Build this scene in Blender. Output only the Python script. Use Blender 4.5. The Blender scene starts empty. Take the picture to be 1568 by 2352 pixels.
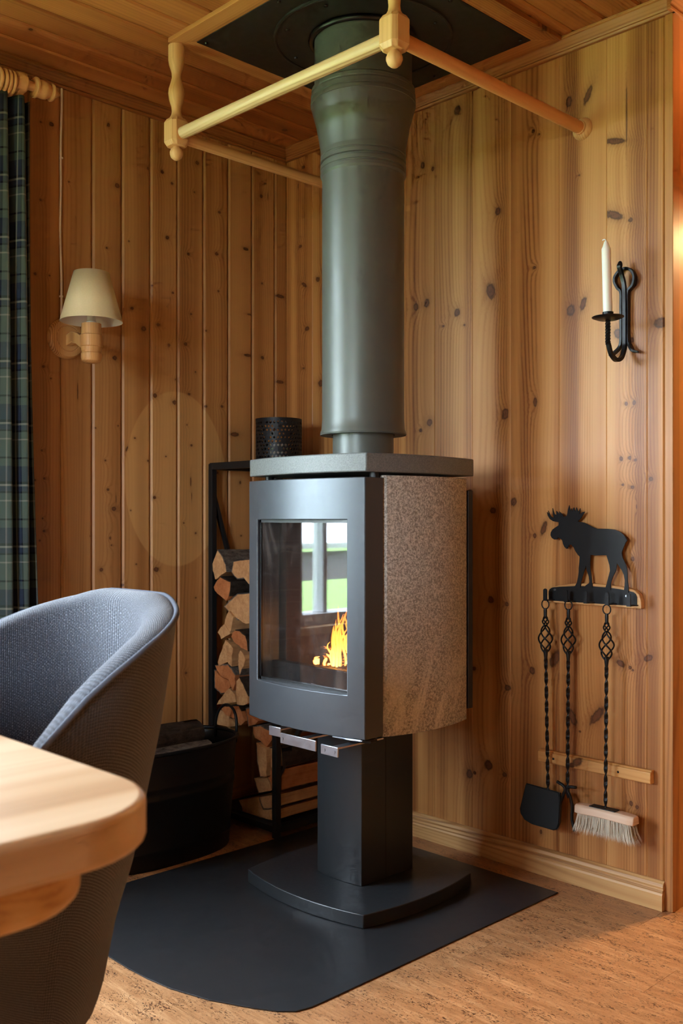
import bpy, bmesh, math, random
from mathutils import Vector, Matrix, noise
random.seed(7)
sc = bpy.context.scene
col = sc.collection

# ------------------------------------------------------------------ camera, world, light, exposure
cam = bpy.data.cameras.new('camera'); camo = bpy.data.objects.new('camera', cam); col.objects.link(camo)
camo.location = (-2.3662, -2.7075, 1.0)
camo.rotation_euler = (math.radians(90), 0, math.radians(-44.33))
cam.sensor_fit = 'VERTICAL'; cam.sensor_height = 36; cam.sensor_width = 24; cam.lens = 35.0
cam.shift_y = 14/2352; cam.clip_start = .02
cam.dof.use_dof = True; cam.dof.focus_distance = 2.5; cam.dof.aperture_fstop = 6.3
sc.camera = camo

world = bpy.data.worlds.new('overcast_sky'); sc.world = world; world.use_nodes = True
bg = world.node_tree.nodes['Background']; bg.inputs[0].default_value = (.75, .87, 1.0, 1); bg.inputs[1].default_value = 9.0

# two windows of the room: W1 in the left wall (seen mirrored in the stove glass), W2 in the wall behind the table
W1 = (-3.60, -1.318, .604, 2.10)      # x0, x1, z0, z1 in the wall y = 0
W2 = (-2.48, -1.42, .85, 2.00)       # y0, y1, z0, z1 in the wall x = -4.3
def portal(name, loc, rot, sx, sy):
    l = bpy.data.lights.new(name, 'AREA'); l.shape = 'RECTANGLE'; l.size = sx; l.size_y = sy; l.cycles.is_portal = True
    o = bpy.data.objects.new(name, l); o.location = loc; o.rotation_euler = rot; col.objects.link(o)
portal('window_daylight_portal', ((W1[0]+W1[1])/2, .16, (W1[2]+W1[3])/2), (math.radians(-90), 0, 0), W1[1]-W1[0], W1[3]-W1[2])
portal('window_daylight_portal', (-4.46, (W2[0]+W2[1])/2, (W2[2]+W2[3])/2), (math.radians(90), 0, math.radians(-90)), W2[1]-W2[0], W2[3]-W2[2])

sc.view_settings.view_transform = 'Standard'; sc.view_settings.look = 'None'
sc.view_settings.gamma = 1.0; sc.view_settings.use_curve_mapping = False
sc.view_settings.exposure = 1.92
sc.cycles.use_denoising = True
sc.cycles.use_adaptive_sampling = True; sc.cycles.adaptive_threshold = .05; sc.cycles.adaptive_min_samples = 12
sc.cycles.max_bounces = 8; sc.cycles.diffuse_bounces = 4; sc.cycles.glossy_bounces = 3; sc.cycles.transparent_max_bounces = 12
sc.cycles.sample_clamp_indirect = 6.0

# ------------------------------------------------------------------ helpers: nodes
def hx(r, g, b):
    f = lambda c: (c/255/12.92 if c/255 <= .04045 else ((c/255+.055)/1.055)**2.4)
    return (f(r), f(g), f(b), 1)
class NT:
    def __init__(s, name):
        s.m = bpy.data.materials.new(name); s.m.use_nodes = True
        s.t = s.m.node_tree; s.b = s.t.nodes['Principled BSDF']; s.o = s.t.nodes['Material Output']
    def n(s, typ, ins=None, **kw):
        nd = s.t.nodes.new(typ)
        for k, v in kw.items(): setattr(nd, k, v)
        for k, v in (ins or {}).items(): s.set(nd.inputs[k], v)
        return nd
    def set(s, sock, v):
        if isinstance(v, bpy.types.NodeSocket): s.t.links.new(v, sock)
        elif v is not None: sock.default_value = v
    def ma(s, op, a, b=None, c=None, clamp=False):
        nd = s.n('ShaderNodeMath', operation=op, use_clamp=clamp)
        s.set(nd.inputs[0], a); s.set(nd.inputs[1], b); s.set(nd.inputs[2], c); return nd.outputs[0]
    def vm(s, op, a, b=None):
        nd = s.n('ShaderNodeVectorMath', operation=op); s.set(nd.inputs[0], a); s.set(nd.inputs[1], b)
        return nd.outputs['Value'] if op in ('LENGTH', 'DISTANCE', 'DOT_PRODUCT') else nd.outputs[0]
    def mr(s, v, a, b, c=0., d=1., smooth=True):
        nd = s.n('ShaderNodeMapRange', interpolation_type='SMOOTHSTEP' if smooth else 'LINEAR')
        for i, x in enumerate((v, a, b, c, d)): s.set(nd.inputs[i], x)
        return nd.outputs[0]
    def mix(s, f, a, b, mode='MIX'):
        nd = s.n('ShaderNodeMix', data_type='RGBA', blend_type=mode)
        s.set(nd.inputs[0], f); s.set(nd.inputs[6], a); s.set(nd.inputs[7], b); return nd.outputs[2]
    def noise(s, vec, scale=1., detail=2., rough=.5, dist=0.):
        nd = s.n('ShaderNodeTexNoise', {'Vector': vec, 'Scale': scale, 'Detail': detail, 'Roughness': rough, 'Distortion': dist})
        return nd.outputs['Fac'] if 'Fac' in nd.outputs else nd.outputs[0]
    def xyz(s, vec):
        nd = s.n('ShaderNodeSeparateXYZ'); s.set(nd.inputs[0], vec); return nd.outputs
    def cmb(s, x, y, z=0.):
        nd = s.n('ShaderNodeCombineXYZ'); s.set(nd.inputs[0], x); s.set(nd.inputs[1], y); s.set(nd.inputs[2], z); return nd.outputs[0]
    def ramp(s, f, stops):
        nd = s.n('ShaderNodeValToRGB'); s.set(nd.inputs[0], f); e = nd.color_ramp.elements
        while len(e) < len(stops): e.new(.5)
        for i, (p, c) in enumerate(stops): e[i].position = p; e[i].color = c
        return nd.outputs[0]
    def obj(s): return s.n('ShaderNodeTexCoord').outputs['Object']
    def uv(s): return s.n('ShaderNodeTexCoord').outputs['UV']
    def rnd(s): return s.n('ShaderNodeObjectInfo').outputs['Random']
    def bump(s, h, st=.2, dist=.001):
        nd = s.n('ShaderNodeBump', {'Height': h, 'Strength': st, 'Distance': dist}); s.set(s.b.inputs['Normal'], nd.outputs[0])
    def fin(s, colr=None, rough=.5, metal=0., spec=.5, **kw):
        s.set(s.b.inputs['Base Color'], colr); s.set(s.b.inputs['Roughness'], rough)
        s.set(s.b.inputs['Metallic'], metal); s.set(s.b.inputs['Specular IOR Level'], spec)
        for k, v in kw.items(): s.set(s.b.inputs[k], v)
        return s.m

def plain(name, c, rough=.5, metal=0., spec=.5, var=.12, vs=40., bump=0., **kw):
    n = NT(name); v = n.noise(n.obj(), vs, 4., .6)
    d = tuple(x*(1-var) for x in c[:3])+(1,); l = tuple(min(1, x*(1+var)) for x in c[:3])+(1,)
    cc = n.mix(v, d, l)
    if bump: n.bump(v, bump, .001)
    return n.fin(cc, n.mr(v, .2, .8, rough*.9, min(1, rough*1.12)), metal, spec, **kw)

def wood(name, u='y', v='z', knots=None, seed=0., cols=None, freq=95., warp=5., rough=.42, robj=False, kd=.55, ku=7., kv=1.6, patch=None, tonew=.55, ringw=.30, fibw=.22, kcore=1.):
    n = NT(name); P = n.xyz(n.obj()); ax = dict(x=P[0], y=P[1], z=P[2])
    w = [a for a in 'xyz' if a not in (u, v)][0]
    U, V, W = ax[u], ax[v], ax[w]
    s1 = n.ma('MULTIPLY', n.rnd(), 37.) if robj else seed*3.17
    s2 = n.ma('MULTIPLY', n.rnd(), 91.) if robj else seed*7.31
    def vec(a, b): return n.cmb(n.ma('MULTIPLY_ADD', U, a, s1), n.ma('MULTIPLY_ADD', V, b, s2), n.ma('MULTIPLY', W, a))
    n1 = n.noise(vec(6., .55), 1., 1., .45)
    d = None
    if knots is not None:
        flat = n.cmb(U, V, 0.)
        for (ku_, kv_, ru, rv, tilt) in knots:
            mp = n.n('ShaderNodeMapping', {'Vector': flat, 'Location': (ku_, kv_, 0), 'Rotation': (0, 0, tilt), 'Scale': (ru, rv, 1)}, vector_type='TEXTURE')
            L = n.vm('LENGTH', mp.outputs[0]); d = L if d is None else n.ma('MINIMUM', d, L)
        if d is None: d = n.ma('ADD', n.ma('MULTIPLY', U, 0.), 30.)
    else:
        vo = n.n('ShaderNodeTexVoronoi', {'Vector': n.cmb(n.ma('MULTIPLY_ADD', U, ku, s1), n.ma('MULTIPLY_ADD', V, kv, s2), 0.), 'Scale': 1., 'Randomness': 1.}, voronoi_dimensions='2D')
        c = n.xyz(vo.outputs['Color'])
        # rough knot size per cell; cells under the threshold get none
        d = n.ma('DIVIDE', n.vm('LENGTH', n.vm('MULTIPLY', n.vm('SUBTRACT', n.cmb(n.ma('MULTIPLY_ADD', U, ku, s1), n.ma('MULTIPLY_ADD', V, kv, s2), 0.), vo.outputs['Position']), (1/ku, 1/kv, 0))), n.mr(c[0], 0., 1., .004, .013, False))
        d = n.ma('ADD', d, n.ma('MULTIPLY', n.ma('LESS_THAN', c[1], 1-kd), 40.))
    wob = n.noise(vec(160., 90.), 1., 1.)
    d = n.ma('MULTIPLY', d, n.mr(wob, .2, .8, .8, 1.2, False))
    k = n.ma('DIVIDE', 1., n.ma('MULTIPLY_ADD', n.ma('MULTIPLY', d, d), .22, 1.))
    g = n.ma('ADD', n.ma('ADD', n.ma('MULTIPLY', U, freq), n.ma('MULTIPLY', n1, warp*2)), n.ma('MULTIPLY', k, 2.2))
    ring = n.ma('MULTIPLY_ADD', n.ma('SINE', n.ma('MULTIPLY', g, 6.2832)), .5, .5)
    ring = n.ma('POWER', ring, 2.2)
    rm = n.noise(vec(22., .4), 1., 0.)
    ring = n.ma('MULTIPLY', ring, n.mr(rm, .3, .72, .12, 1.))
    fib = n.noise(vec(420., 7.), 1., 2., .6)
    tone = n.noise(vec(17., .16), 1., 1., .55)
    t = n.ma('MULTIPLY_ADD', n.mr(tone, .28, .72, 0, 1.), tonew, n.ma('MULTIPLY_ADD', ring, ringw, n.ma('MULTIPLY', n.ma('SUBTRACT', fib, .3), fibw)), clamp=True)
    L_, M_, D_ = cols
    cc = n.ramp(t, [(0., L_), (.5, M_), (1., D_)])
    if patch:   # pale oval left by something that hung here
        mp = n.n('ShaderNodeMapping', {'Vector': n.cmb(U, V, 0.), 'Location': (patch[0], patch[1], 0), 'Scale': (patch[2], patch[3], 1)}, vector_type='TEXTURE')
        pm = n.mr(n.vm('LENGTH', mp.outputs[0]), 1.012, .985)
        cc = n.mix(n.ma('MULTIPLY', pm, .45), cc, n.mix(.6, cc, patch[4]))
    if robj:
        cc = n.mix(n.mr(n.rnd(), 0., 1., 0., .35, False), cc, M_)
    halo = n.ma('POWER', k, 2.)
    cc = n.mix(n.ma('MULTIPLY', halo, .62*kcore), cc, n.mix(.5, D_, hx(92, 50, 26)))
    core = n.mr(d, 1.2, .7)
    kc = n.mix(n.mr(d, .45, .95), hx(112, 68, 42), hx(46, 24, 15))
    kc = n.mix(n.mr(wob, .45, .8, 0., .55), kc, hx(36, 20, 13))
    cc = n.mix(n.ma('MULTIPLY', core, .9*kcore), cc, kc)
    n.bump(n.ma('MULTIPLY_ADD', ring, .6, n.ma('MULTIPLY', fib, .5)), .12, .0006)
    return n.fin(cc, n.mr(fib, .2, .8, rough*.9, rough*1.15), 0., .38)

# ------------------------------------------------------------------ helpers: geometry and scene objects
ORG = {}
def sm(o, ang=35.):
    me = o.data
    me.polygons.foreach_set('use_smooth', [True]*len(me.polygons)); me.set_sharp_from_angle(angle=math.radians(ang))
class MB:
    def __init__(s): s.v = []; s.f = []; s.uvs = {}
    def add(s, vs, fs):
        b = len(s.v); s.v += [tuple(p) for p in vs]; s.f += [tuple(b+i for i in f) for f in fs]; return b
    def box(s, x0, x1, y0, y1, z0, z1):
        s.add([(x0,y0,z0),(x1,y0,z0),(x1,y1,z0),(x0,y1,z0),(x0,y0,z1),(x1,y0,z1),(x1,y1,z1),(x0,y1,z1)],
              [(0,3,2,1),(4,5,6,7),(0,1,5,4),(1,2,6,5),(2,3,7,6),(3,0,4,7)]); return s
    def prism(s, poly, a, b, axis='z'):
        # poly in the two other axes (order: z->(x,y), x->(y,z), y->(x,z)); extruded from a to b
        def P(p, t): return {'z': (p[0], p[1], t), 'x': (t, p[0], p[1]), 'y': (p[0], t, p[1])}[axis]
        n = len(poly)
        s.add([P(p, a) for p in poly]+[P(p, b) for p in poly],
              [tuple(range(n))[::-1], tuple(range(n, 2*n))]+[(i, (i+1) % n, n+(i+1) % n, n+i) for i in range(n)]); return s
    def lathe(s, prof, c=(0,0,0), axis='z', n=32, cap=True):
        vs = []; m = len(prof)
        for i in range(n):
            a = 2*math.pi*i/n
            for r, h in prof:
                p = (r*math.cos(a), r*math.sin(a), h)
                if axis == 'x': p = (p[2], p[0], p[1])
                elif axis == 'y': p = (p[1], p[2], p[0])
                vs.append((c[0]+p[0], c[1]+p[1], c[2]+p[2]))
        fs = [(i*m+j, ((i+1) % n)*m+j, ((i+1) % n)*m+j+1, i*m+j+1) for i in range(n) for j in range(m-1)]
        if cap:
            if prof[0][0] > 1e-6: fs.append(tuple(i*m for i in range(n))[::-1])
            if prof[-1][0] > 1e-6: fs.append(tuple(i*m+m-1 for i in range(n)))
        s.add(vs, fs); return s
    def tube(s, pts, r, n=10, closed=False, rect=None, up=None, twist=0.):
        # sweep a circle (r: number or list) or a rect=(half-width, half-height) along pts
        pts = [Vector(p) for p in pts]; m = len(pts); rings = []; prev = None
        for i, p in enumerate(pts):
            a = pts[i-1] if (i > 0 or closed) else p; b = pts[(i+1) % m] if (i < m-1 or closed) else p
            t = (b-a).normalized()
            if prev is None:
                ref = Vector(up) if up else (Vector((0,0,1)) if abs(t.z) < .9 else Vector((1,0,0)))
                nrm = (ref-t*ref.dot(t)).normalized()
            else: nrm = (prev-t*prev.dot(t)).normalized()
            if up and i:
                ref = Vector(up); q = ref-t*ref.dot(t)
                if q.length > .05: nrm = q.normalized()
            prev = nrm; bi = t.cross(nrm)
            th = twist*i/max(1, m-1)
            n2 = nrm*math.cos(th)+bi*math.sin(th); b2 = bi*math.cos(th)-nrm*math.sin(th)
            rr = r[i] if isinstance(r, (list, tuple)) else r
            if rect:
                k = rr
                rings.append([p+n2*sx*rect[0]*k+b2*sy*rect[1]*k for sx, sy in ((1,1),(-1,1),(-1,-1),(1,-1))])
            else:
                rings.append([p+n2*rr*math.cos(2*math.pi*j/n)+b2*rr*math.sin(2*math.pi*j/n) for j in range(n)])
        q = len(rings[0]); fs = []
        for i in range(m if closed else m-1):
            for j in range(q): fs.append((i*q+j, i*q+(j+1) % q, ((i+1) % m)*q+(j+1) % q, ((i+1) % m)*q+j))
        if not closed: fs += [tuple(range(q))[::-1], tuple(range((m-1)*q, m*q))]
        s.add([tuple(p) for rg in rings for p in rg], fs); return s
    def sphere(s, c, r, n=20, sc=(1,1,1)):
        prof = [(max(1e-7, r*math.sin(math.pi*i/12)), -r*math.cos(math.pi*i/12)) for i in range(13)]
        b = len(s.v); s.lathe(prof, (0,0,0), 'z', n, False)
        for i in range(b, len(s.v)): p = s.v[i]; s.v[i] = (c[0]+p[0]*sc[0], c[1]+p[1]*sc[1], c[2]+p[2]*sc[2])
        return s
    def grid(s, P, nu, nv, uv=None, cu=False, flip=False):
        # P(i,j) -> point, i in 0..nu, j in 0..nv
        b = len(s.v)
        for i in range(nu+1):
            for j in range(nv+1):
                if uv: s.uvs[len(s.v)] = uv(i, j)
                s.v.append(tuple(P(i, j)))
        for i in range(nu):
            for j in range(nv):
                q = (b+i*(nv+1)+j, b+(i+1)*(nv+1)+j, b+(i+1)*(nv+1)+j+1, b+i*(nv+1)+j+1)
                s.f.append(q[::-1] if flip else q)
        return s
    def build(s, name, mat, parent=None, smooth=35., bevel=0., seg=2, recalc=True, solid=0.):
        o_ = ORG.get(parent, Vector((0,0,0))) if parent else Vector((0,0,0))
        me = bpy.data.meshes.new(name)
        me.from_pydata([(x-o_.x, y-o_.y, z-o_.z) for x, y, z in s.v], [], s.f)
        if s.uvs:
            ul = me.uv_layers.new(name='UVMap')
            for lp in me.loops: ul.data[lp.index].uv = s.uvs.get(lp.vertex_index, (0, 0))
        if recalc:
            bm = bmesh.new(); bm.from_mesh(me); bmesh.ops.remove_doubles(bm, verts=bm.verts, dist=1e-6) if not s.uvs else None
            bmesh.ops.recalc_face_normals(bm, faces=bm.faces); bm.to_mesh(me); bm.free()
        me.materials.append(mat); o = bpy.data.objects.new(name, me); col.objects.link(o)
        if parent: o.parent = parent
        ORG[o] = o_.copy()
        if smooth: sm(o, smooth)
        if bevel:
            b = o.modifiers.new('bevel', 'BEVEL'); b.width = bevel; b.segments = seg; b.limit_method = 'ANGLE'; b.angle_limit = math.radians(38); b.harden_normals = False
        if solid:
            b = o.modifiers.new('solid', 'SOLIDIFY'); b.thickness = solid; b.offset = 0
        return o
def thing(name, label, cat, loc, group=None):
    o = bpy.data.objects.new(name, None); col.objects.link(o); o.location = loc; o.empty_display_size = .05
    o['label'] = label; o['category'] = cat
    if group: o['group'] = group
    ORG[o] = Vector(loc); return o
def tag(o, label=None, cat=None, group=None, kind=None):
    if label: o['label'] = label
    if cat: o['category'] = cat
    if group: o['group'] = group
    if kind: o['kind'] = kind
    return o
def box(*a): return MB().box(*a)
def lerp(tab, x):
    if x <= tab[0][0]: return tab[0][1]
    for (a, b), (c, d) in zip(tab, tab[1:]):
        if x <= c: return b+(d-b)*(x-a)/(c-a)
    return tab[-1][1]
def curve(pts, n=8):
    # Catmull-Rom through pts
    P = [Vector(p) for p in pts]; P = [P[0]*2-P[1]]+P+[P[-1]*2-P[-2]]; out = []
    for i in range(1, len(P)-2):
        for k in range(n):
            t = k/n; a, b, c, d = P[i-1], P[i], P[i+1], P[i+2]
            out.append(.5*((2*b)+(c-a)*t+(2*a-5*b+4*c-d)*t*t+(3*b-a-3*c+d)*t**3))
    return out+[P[-2]]

# ------------------------------------------------------------------ outlines measured on the walls (metres)
KNOTS_L=[(-0.921, 2.166, 0.0069, 0.0063, 0), (-0.955, 2.163, 0.0031, 0.0029, 0), (-0.956, 1.934, 0.0036, 0.0034, 0), (-0.973, 1.714, 0.0044, 0.004, 0), (-0.927, 1.717, 0.0025, 0.0023, 0), (-0.728, 2.217, 0.0048, 0.006, 0), (-0.698, 2.036, 0.0083, 0.0073, 0), (-0.735, 1.835, 0.0035, 0.003, 0), (-0.864, 2.009, 0.0026, 0.0023, 0), (-0.707, 1.498, 0.0076, 0.0066, 0), (-0.644, 1.662, 0.0057, 0.0049, 0), (-0.601, 1.603, 0.0081, 0.008, 0), (-0.584, 2.118, 0.005, 0.0043, 0), (-0.531, 2.119, 0.0059, 0.005, 0), (-0.493, 2.091, 0.0046, 0.0038, 0), (-0.656, 1.871, 0.0028, 0.0024, 0), (-0.512, 1.911, 0.0068, 0.0057, 0), (-0.428, 1.873, 0.0055, 0.0045, 0), (-0.547, 1.623, 0.0061, 0.005, 0), (-0.49, 1.735, 0.0038, 0.0032, 0), (-0.505, 1.563, 0.0053, 0.0044, 0), (-0.568, 1.746, 0.0029, 0.0025, 0), (-0.404, 2.083, 0.0031, 0.0026, 0), (-0.393, 2.183, 0.0072, 0.0058, 0), (-0.301, 2.038, 0.005, 0.004, 0), (-0.312, 1.895, 0.0066, 0.0053, 0), (-0.305, 1.77, 0.004, 0.0033, 0), (-0.418, 1.676, 0.0039, 0.0032, 0), (-0.44, 1.574, 0.0063, 0.0051, 0), (-0.4, 1.486, 0.0032, 0.0026, 0), (-0.478, 1.453, 0.0038, 0.0032, 0), (-0.356, 1.629, 0.004, 0.0033, 0), (-0.186, 1.935, 0.0104, 0.0054, 0), (-0.168, 1.71, 0.0122, 0.0027, 0), (-0.177, 1.567, 0.0174, 0.0047, 0), (-0.117, 2.134, 0.0054, 0.0062, 0), (-0.113, 1.828, 0.0035, 0.0027, 0), (-0.111, 1.566, 0.0071, 0.0055, 0), (-0.03, 1.795, 0.0201, 0.0056, 0), (-0.03, 1.488, 0.0183, 0.0056, 0), (-0.947, 1.446, 0.0038, 0.0034, 0), (-0.923, 1.413, 0.0025, 0.0023, 0), (-0.923, 1.413, 0.0024, 0.0022, 0), (-0.835, 1.384, 0.0015, 0.0226, 0), (-0.952, 1.199, 0.0029, 0.0026, 0), (-0.944, 1.117, 0.0034, 0.0031, 0), (-0.973, 1.111, 0.0028, 0.0026, 0), (-0.949, 0.999, 0.0028, 0.0026, 0), (-0.945, 0.962, 0.0039, 0.0035, 0), (-0.958, 0.934, 0.0028, 0.0026, 0), (-0.74, 1.178, 0.0031, 0.0028, 0), (-0.731, 1.088, 0.0043, 0.0037, 0), (-0.71, 1.029, 0.0075, 0.0065, 0), (-0.774, 1.276, 0.0026, 0.0023, 0), (-0.695, 1.288, 0.0027, 0.0023, 0), (-0.702, 1.059, 0.0011, 0.0117, 0), (-0.723, 0.938, 0.0027, 0.0042, 0), (-0.718, 0.916, 0.0027, 0.0023, 0), (-0.754, 0.841, 0.0062, 0.0055, 0), (-0.634, 1.253, 0.0033, 0.0028, 0), (-0.663, 1.218, 0.0027, 0.0085, -0.4), (-0.584, 1.183, 0.004, 0.0034, 0), (-0.559, 1.393, 0.008, 0.0067, 0), (-0.483, 1.378, 0.0082, 0.0069, 0), (-0.517, 1.2, 0.0028, 0.0024, 0), (-0.561, 1.066, 0.0057, 0.0048, 0), (-0.554, 0.835, 0.0091, 0.0077, 0), (-0.629, 0.854, 0.0028, 0.0024, 0), (-0.677, 0.79, 0.0044, 0.0038, 0), (-0.426, 1.41, 0.0048, 0.004, 0), (-0.356, 1.375, 0.0051, 0.004, 0), (-0.29, 1.38, 0.0051, 0.0041, 0), (-0.434, 1.308, 0.0024, 0.002, 0), (-0.416, 1.241, 0.0042, 0.0035, 0), (-0.419, 1.12, 0.0024, 0.0149, 0), (-0.415, 1.073, 0.0012, 0.0124, 0), (-0.447, 0.984, 0.0029, 0.0025, 0), (-0.399, 0.95, 0.0036, 0.003, 0), (-0.235, 1.288, 0.0183, 0.0072, 0), (-0.211, 1.123, 0.0039, 0.0052, 0), (-0.309, 1.154, 0.0045, 0.0036, 0), (-0.207, 0.939, 0.0034, 0.0026, 0), (-0.649, 1.024, 0.0022, 0.0019, 0), (-0.791, 0.945, 0.0026, 0.0023, 0), (-0.399, 0.735, 0.003, 0.0025, 0), (-0.438, 0.489, 0.0048, 0.004, 0)]
KNOTS_R=[(-0.092, 2.242, 0.0072, 0.0048, 0), (-0.076, 1.965, 0.0063, 0.0041, 0), (-0.097, 1.825, 0.0123, 0.0048, 0.6), (-0.112, 1.668, 0.0092, 0.0062, 0), (-0.094, 1.53, 0.0041, 0.0028, 0), (-0.167, 1.832, 0.008, 0.0068, 0), (-0.182, 1.468, 0.0098, 0.0095, 0), (-0.789, 2.24, 0.0098, 0.012, 0), (-0.65, 2.107, 0.0067, 0.009, 0), (-0.691, 2.086, 0.0043, 0.0062, 0), (-0.633, 2.075, 0.003, 0.0023, 0), (-0.941, 1.899, 0.0086, 0.009, 0), (-0.915, 1.67, 0.0132, 0.0202, -0.25), (-0.788, 1.625, 0.0091, 0.0104, 0), (-0.622, 1.667, 0.0082, 0.0102, -0.3), (-0.667, 1.673, 0.008, 0.0112, 0.2), (-0.816, 1.583, 0.0034, 0.0027, 0), (-0.734, 1.591, 0.0035, 0.0028, 0), (-1.064, 2.099, 0.0037, 0.0046, 0), (-1.085, 2.085, 0.0024, 0.002, 0), (-1.069, 1.711, 0.0042, 0.0036, 0), (-1.182, 2.148, 0.0081, 0.0129, 0), (-1.242, 2.148, 0.0073, 0.0225, 0.45), (-1.188, 1.572, 0.0104, 0.0129, 0), (-1.227, 1.584, 0.0073, 0.0157, 0.3), (-1.324, 2.001, 0.0269, 0.0067, 0.25), (-1.321, 1.805, 0.0247, 0.0086, 0.45), (-1.37, 1.782, 0.0054, 0.0047, 0), (-1.455, 1.5, 0.0169, 0.0111, 0), (-1.381, 1.619, 0.0103, 0.0122, 0), (-1.332, 1.489, 0.0086, 0.0114, -0.3), (-1.374, 1.467, 0.0046, 0.0061, 0), (-1.215, 1.937, 0.0022, 0.002, 0), (-1.358, 2.058, 0.0016, 0.0615, 0), (-0.678, 1.298, 0.0089, 0.0095, 0.3), (-0.642, 1.276, 0.0045, 0.0051, 0), (-0.967, 1.303, 0.0096, 0.0136, 0.2), (-1.071, 1.329, 0.0056, 0.0112, 0), (-0.923, 1.022, 0.009, 0.0074, 0), (-0.997, 1.047, 0.0083, 0.0104, 0.4), (-1.07, 0.95, 0.005, 0.0056, 0), (-1.1, 0.971, 0.0072, 0.0182, 0.4), (-1.357, 1.301, 0.0036, 0.0047, 0), (-1.38, 1.302, 0.0041, 0.0052, 0), (-1.342, 1.157, 0.0043, 0.0048, 0), (-1.367, 1.158, 0.0038, 0.0047, 0), (-1.384, 1.152, 0.0031, 0.0033, 0), (-1.347, 1.088, 0.0032, 0.0028, 0), (-1.375, 1.081, 0.0041, 0.0038, 0), (-1.427, 1.101, 0.0052, 0.0046, 0), (-1.376, 0.893, 0.0041, 0.0052, 0), (-0.915, 0.759, 0.0086, 0.0085, 0), (-0.973, 0.75, 0.0051, 0.0052, 0), (-1.387, 1.03, 0.001, 0.0042, 0), (-1.061, 0.566, 0.0074, 0.0092, -0.2), (-1.136, 0.607, 0.0116, 0.0231, 0.6), (-0.976, 0.507, 0.009, 0.0073, 0), (-0.853, 0.549, 0.0061, 0.0048, 0), (-1.194, 0.452, 0.0089, 0.0208, -0.4), (-1.27, 0.468, 0.0097, 0.0271, 0.7), (-1.217, 0.417, 0.0028, 0.0025, 0), (-1.341, 0.616, 0.0114, 0.0067, 0.5), (-1.368, 0.608, 0.0041, 0.0038, 0), (-1.376, 0.602, 0.0026, 0.0024, 0), (-1.42, 0.638, 0.0119, 0.007, -0.5), (-0.907, 0.27, 0.0119, 0.0128, -0.5), (-0.965, 0.253, 0.0064, 0.0052, 0), (-0.836, 0.231, 0.0095, 0.0119, 0), (-0.855, 0.238, 0.0048, 0.0038, 0), (-1.371, 0.252, 0.0041, 0.0061, 0), (-1.388, 0.246, 0.0041, 0.0042, 0), (-1.091, 0.115, 0.0031, 0.0056, 0)]
MOOSE=[(-1.1395, 0.9606), (-1.1383, 0.9526), (-1.1432, 0.9446), (-1.1515, 0.9406), (-1.1602, 0.9417), (-1.1628, 0.9471), (-1.1695, 0.9443), (-1.1759, 0.9397), (-1.1788, 0.9292), (-1.1836, 0.9207), (-1.1899, 0.9158), (-1.194, 0.9171), (-1.1936, 0.9222), (-1.1991, 0.921), (-1.1976, 0.9267), (-1.2046, 0.9281), (-1.2119, 0.9213), (-1.2174, 0.911), (-1.2246, 0.9018), (-1.2311, 0.8956), (-1.2304, 0.8815), (-1.2283, 0.8657), (-1.2283, 0.8532), (-1.2264, 0.8405), (-1.2228, 0.8262), (-1.2174, 0.8165), (-1.2167, 0.8111), (-1.2333, 0.8119), (-1.2355, 0.8284), (-1.2401, 0.8427), (-1.2462, 0.8601), (-1.2509, 0.8728), (-1.2534, 0.8588), (-1.2594, 0.8435), (-1.2612, 0.8295), (-1.2598, 0.8248), (-1.2516, 0.8204), (-1.2445, 0.8125), (-1.2704, 0.8138), (-1.2683, 0.833), (-1.2665, 0.8453), (-1.2633, 0.8639), (-1.2633, 0.8825), (-1.2648, 0.9012), (-1.2817, 0.9001), (-1.2992, 0.9012), (-1.313, 0.9016), (-1.3172, 0.8888), (-1.3217, 0.8752), (-1.3234, 0.8615), (-1.3199, 0.8491), (-1.3148, 0.832), (-1.3106, 0.817), (-1.3103, 0.8118), (-1.3244, 0.811), (-1.3261, 0.831), (-1.3319, 0.8465), (-1.3405, 0.8621), (-1.3439, 0.882), (-1.3507, 0.8731), (-1.3574, 0.8643), (-1.3635, 0.8524), (-1.3668, 0.8374), (-1.3658, 0.8222), (-1.3635, 0.8069), (-1.3762, 0.8061), (-1.3769, 0.8227), (-1.3742, 0.8377), (-1.3742, 0.8558), (-1.3725, 0.8709), (-1.3658, 0.8858), (-1.3591, 0.8977), (-1.3574, 0.9113), (-1.3625, 0.922), (-1.3675, 0.9342), (-1.3735, 0.9419), (-1.3692, 0.9494), (-1.3608, 0.9583), (-1.3507, 0.9649), (-1.3371, 0.9697), (-1.3165, 0.9716), (-1.2992, 0.9721), (-1.2852, 0.9714), (-1.2711, 0.976), (-1.257, 0.9827), (-1.2427, 0.9883), (-1.2246, 0.9904), (-1.2355, 1.0002), (-1.247, 1.0174), (-1.2391, 1.0158), (-1.2311, 1.0109), (-1.2329, 1.0265), (-1.2268, 1.0159), (-1.221, 1.0291), (-1.2174, 1.0172), (-1.213, 1.0292), (-1.2079, 1.0172), (-1.205, 1.0261), (-1.2021, 1.0182), (-1.1984, 1.035), (-1.1943, 1.023), (-1.191, 1.0056), (-1.1825, 1.004), (-1.1799, 1.0046), (-1.177, 1.0097), (-1.1658, 1.0184), (-1.1684, 1.0088), (-1.1576, 1.02), (-1.1583, 1.0088), (-1.1508, 1.0111), (-1.1451, 1.0272), (-1.1455, 1.0153), (-1.1478, 1.0056), (-1.1489, 1.0002), (-1.1395, 1.0047), (-1.1304, 1.0208), (-1.1326, 1.0098), (-1.1265, 1.017), (-1.1292, 1.0073), (-1.1357, 0.9976), (-1.147, 0.9912), (-1.1658, 0.9887), (-1.1647, 0.9801), (-1.1546, 0.9746), (-1.1451, 0.9687)]
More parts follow.
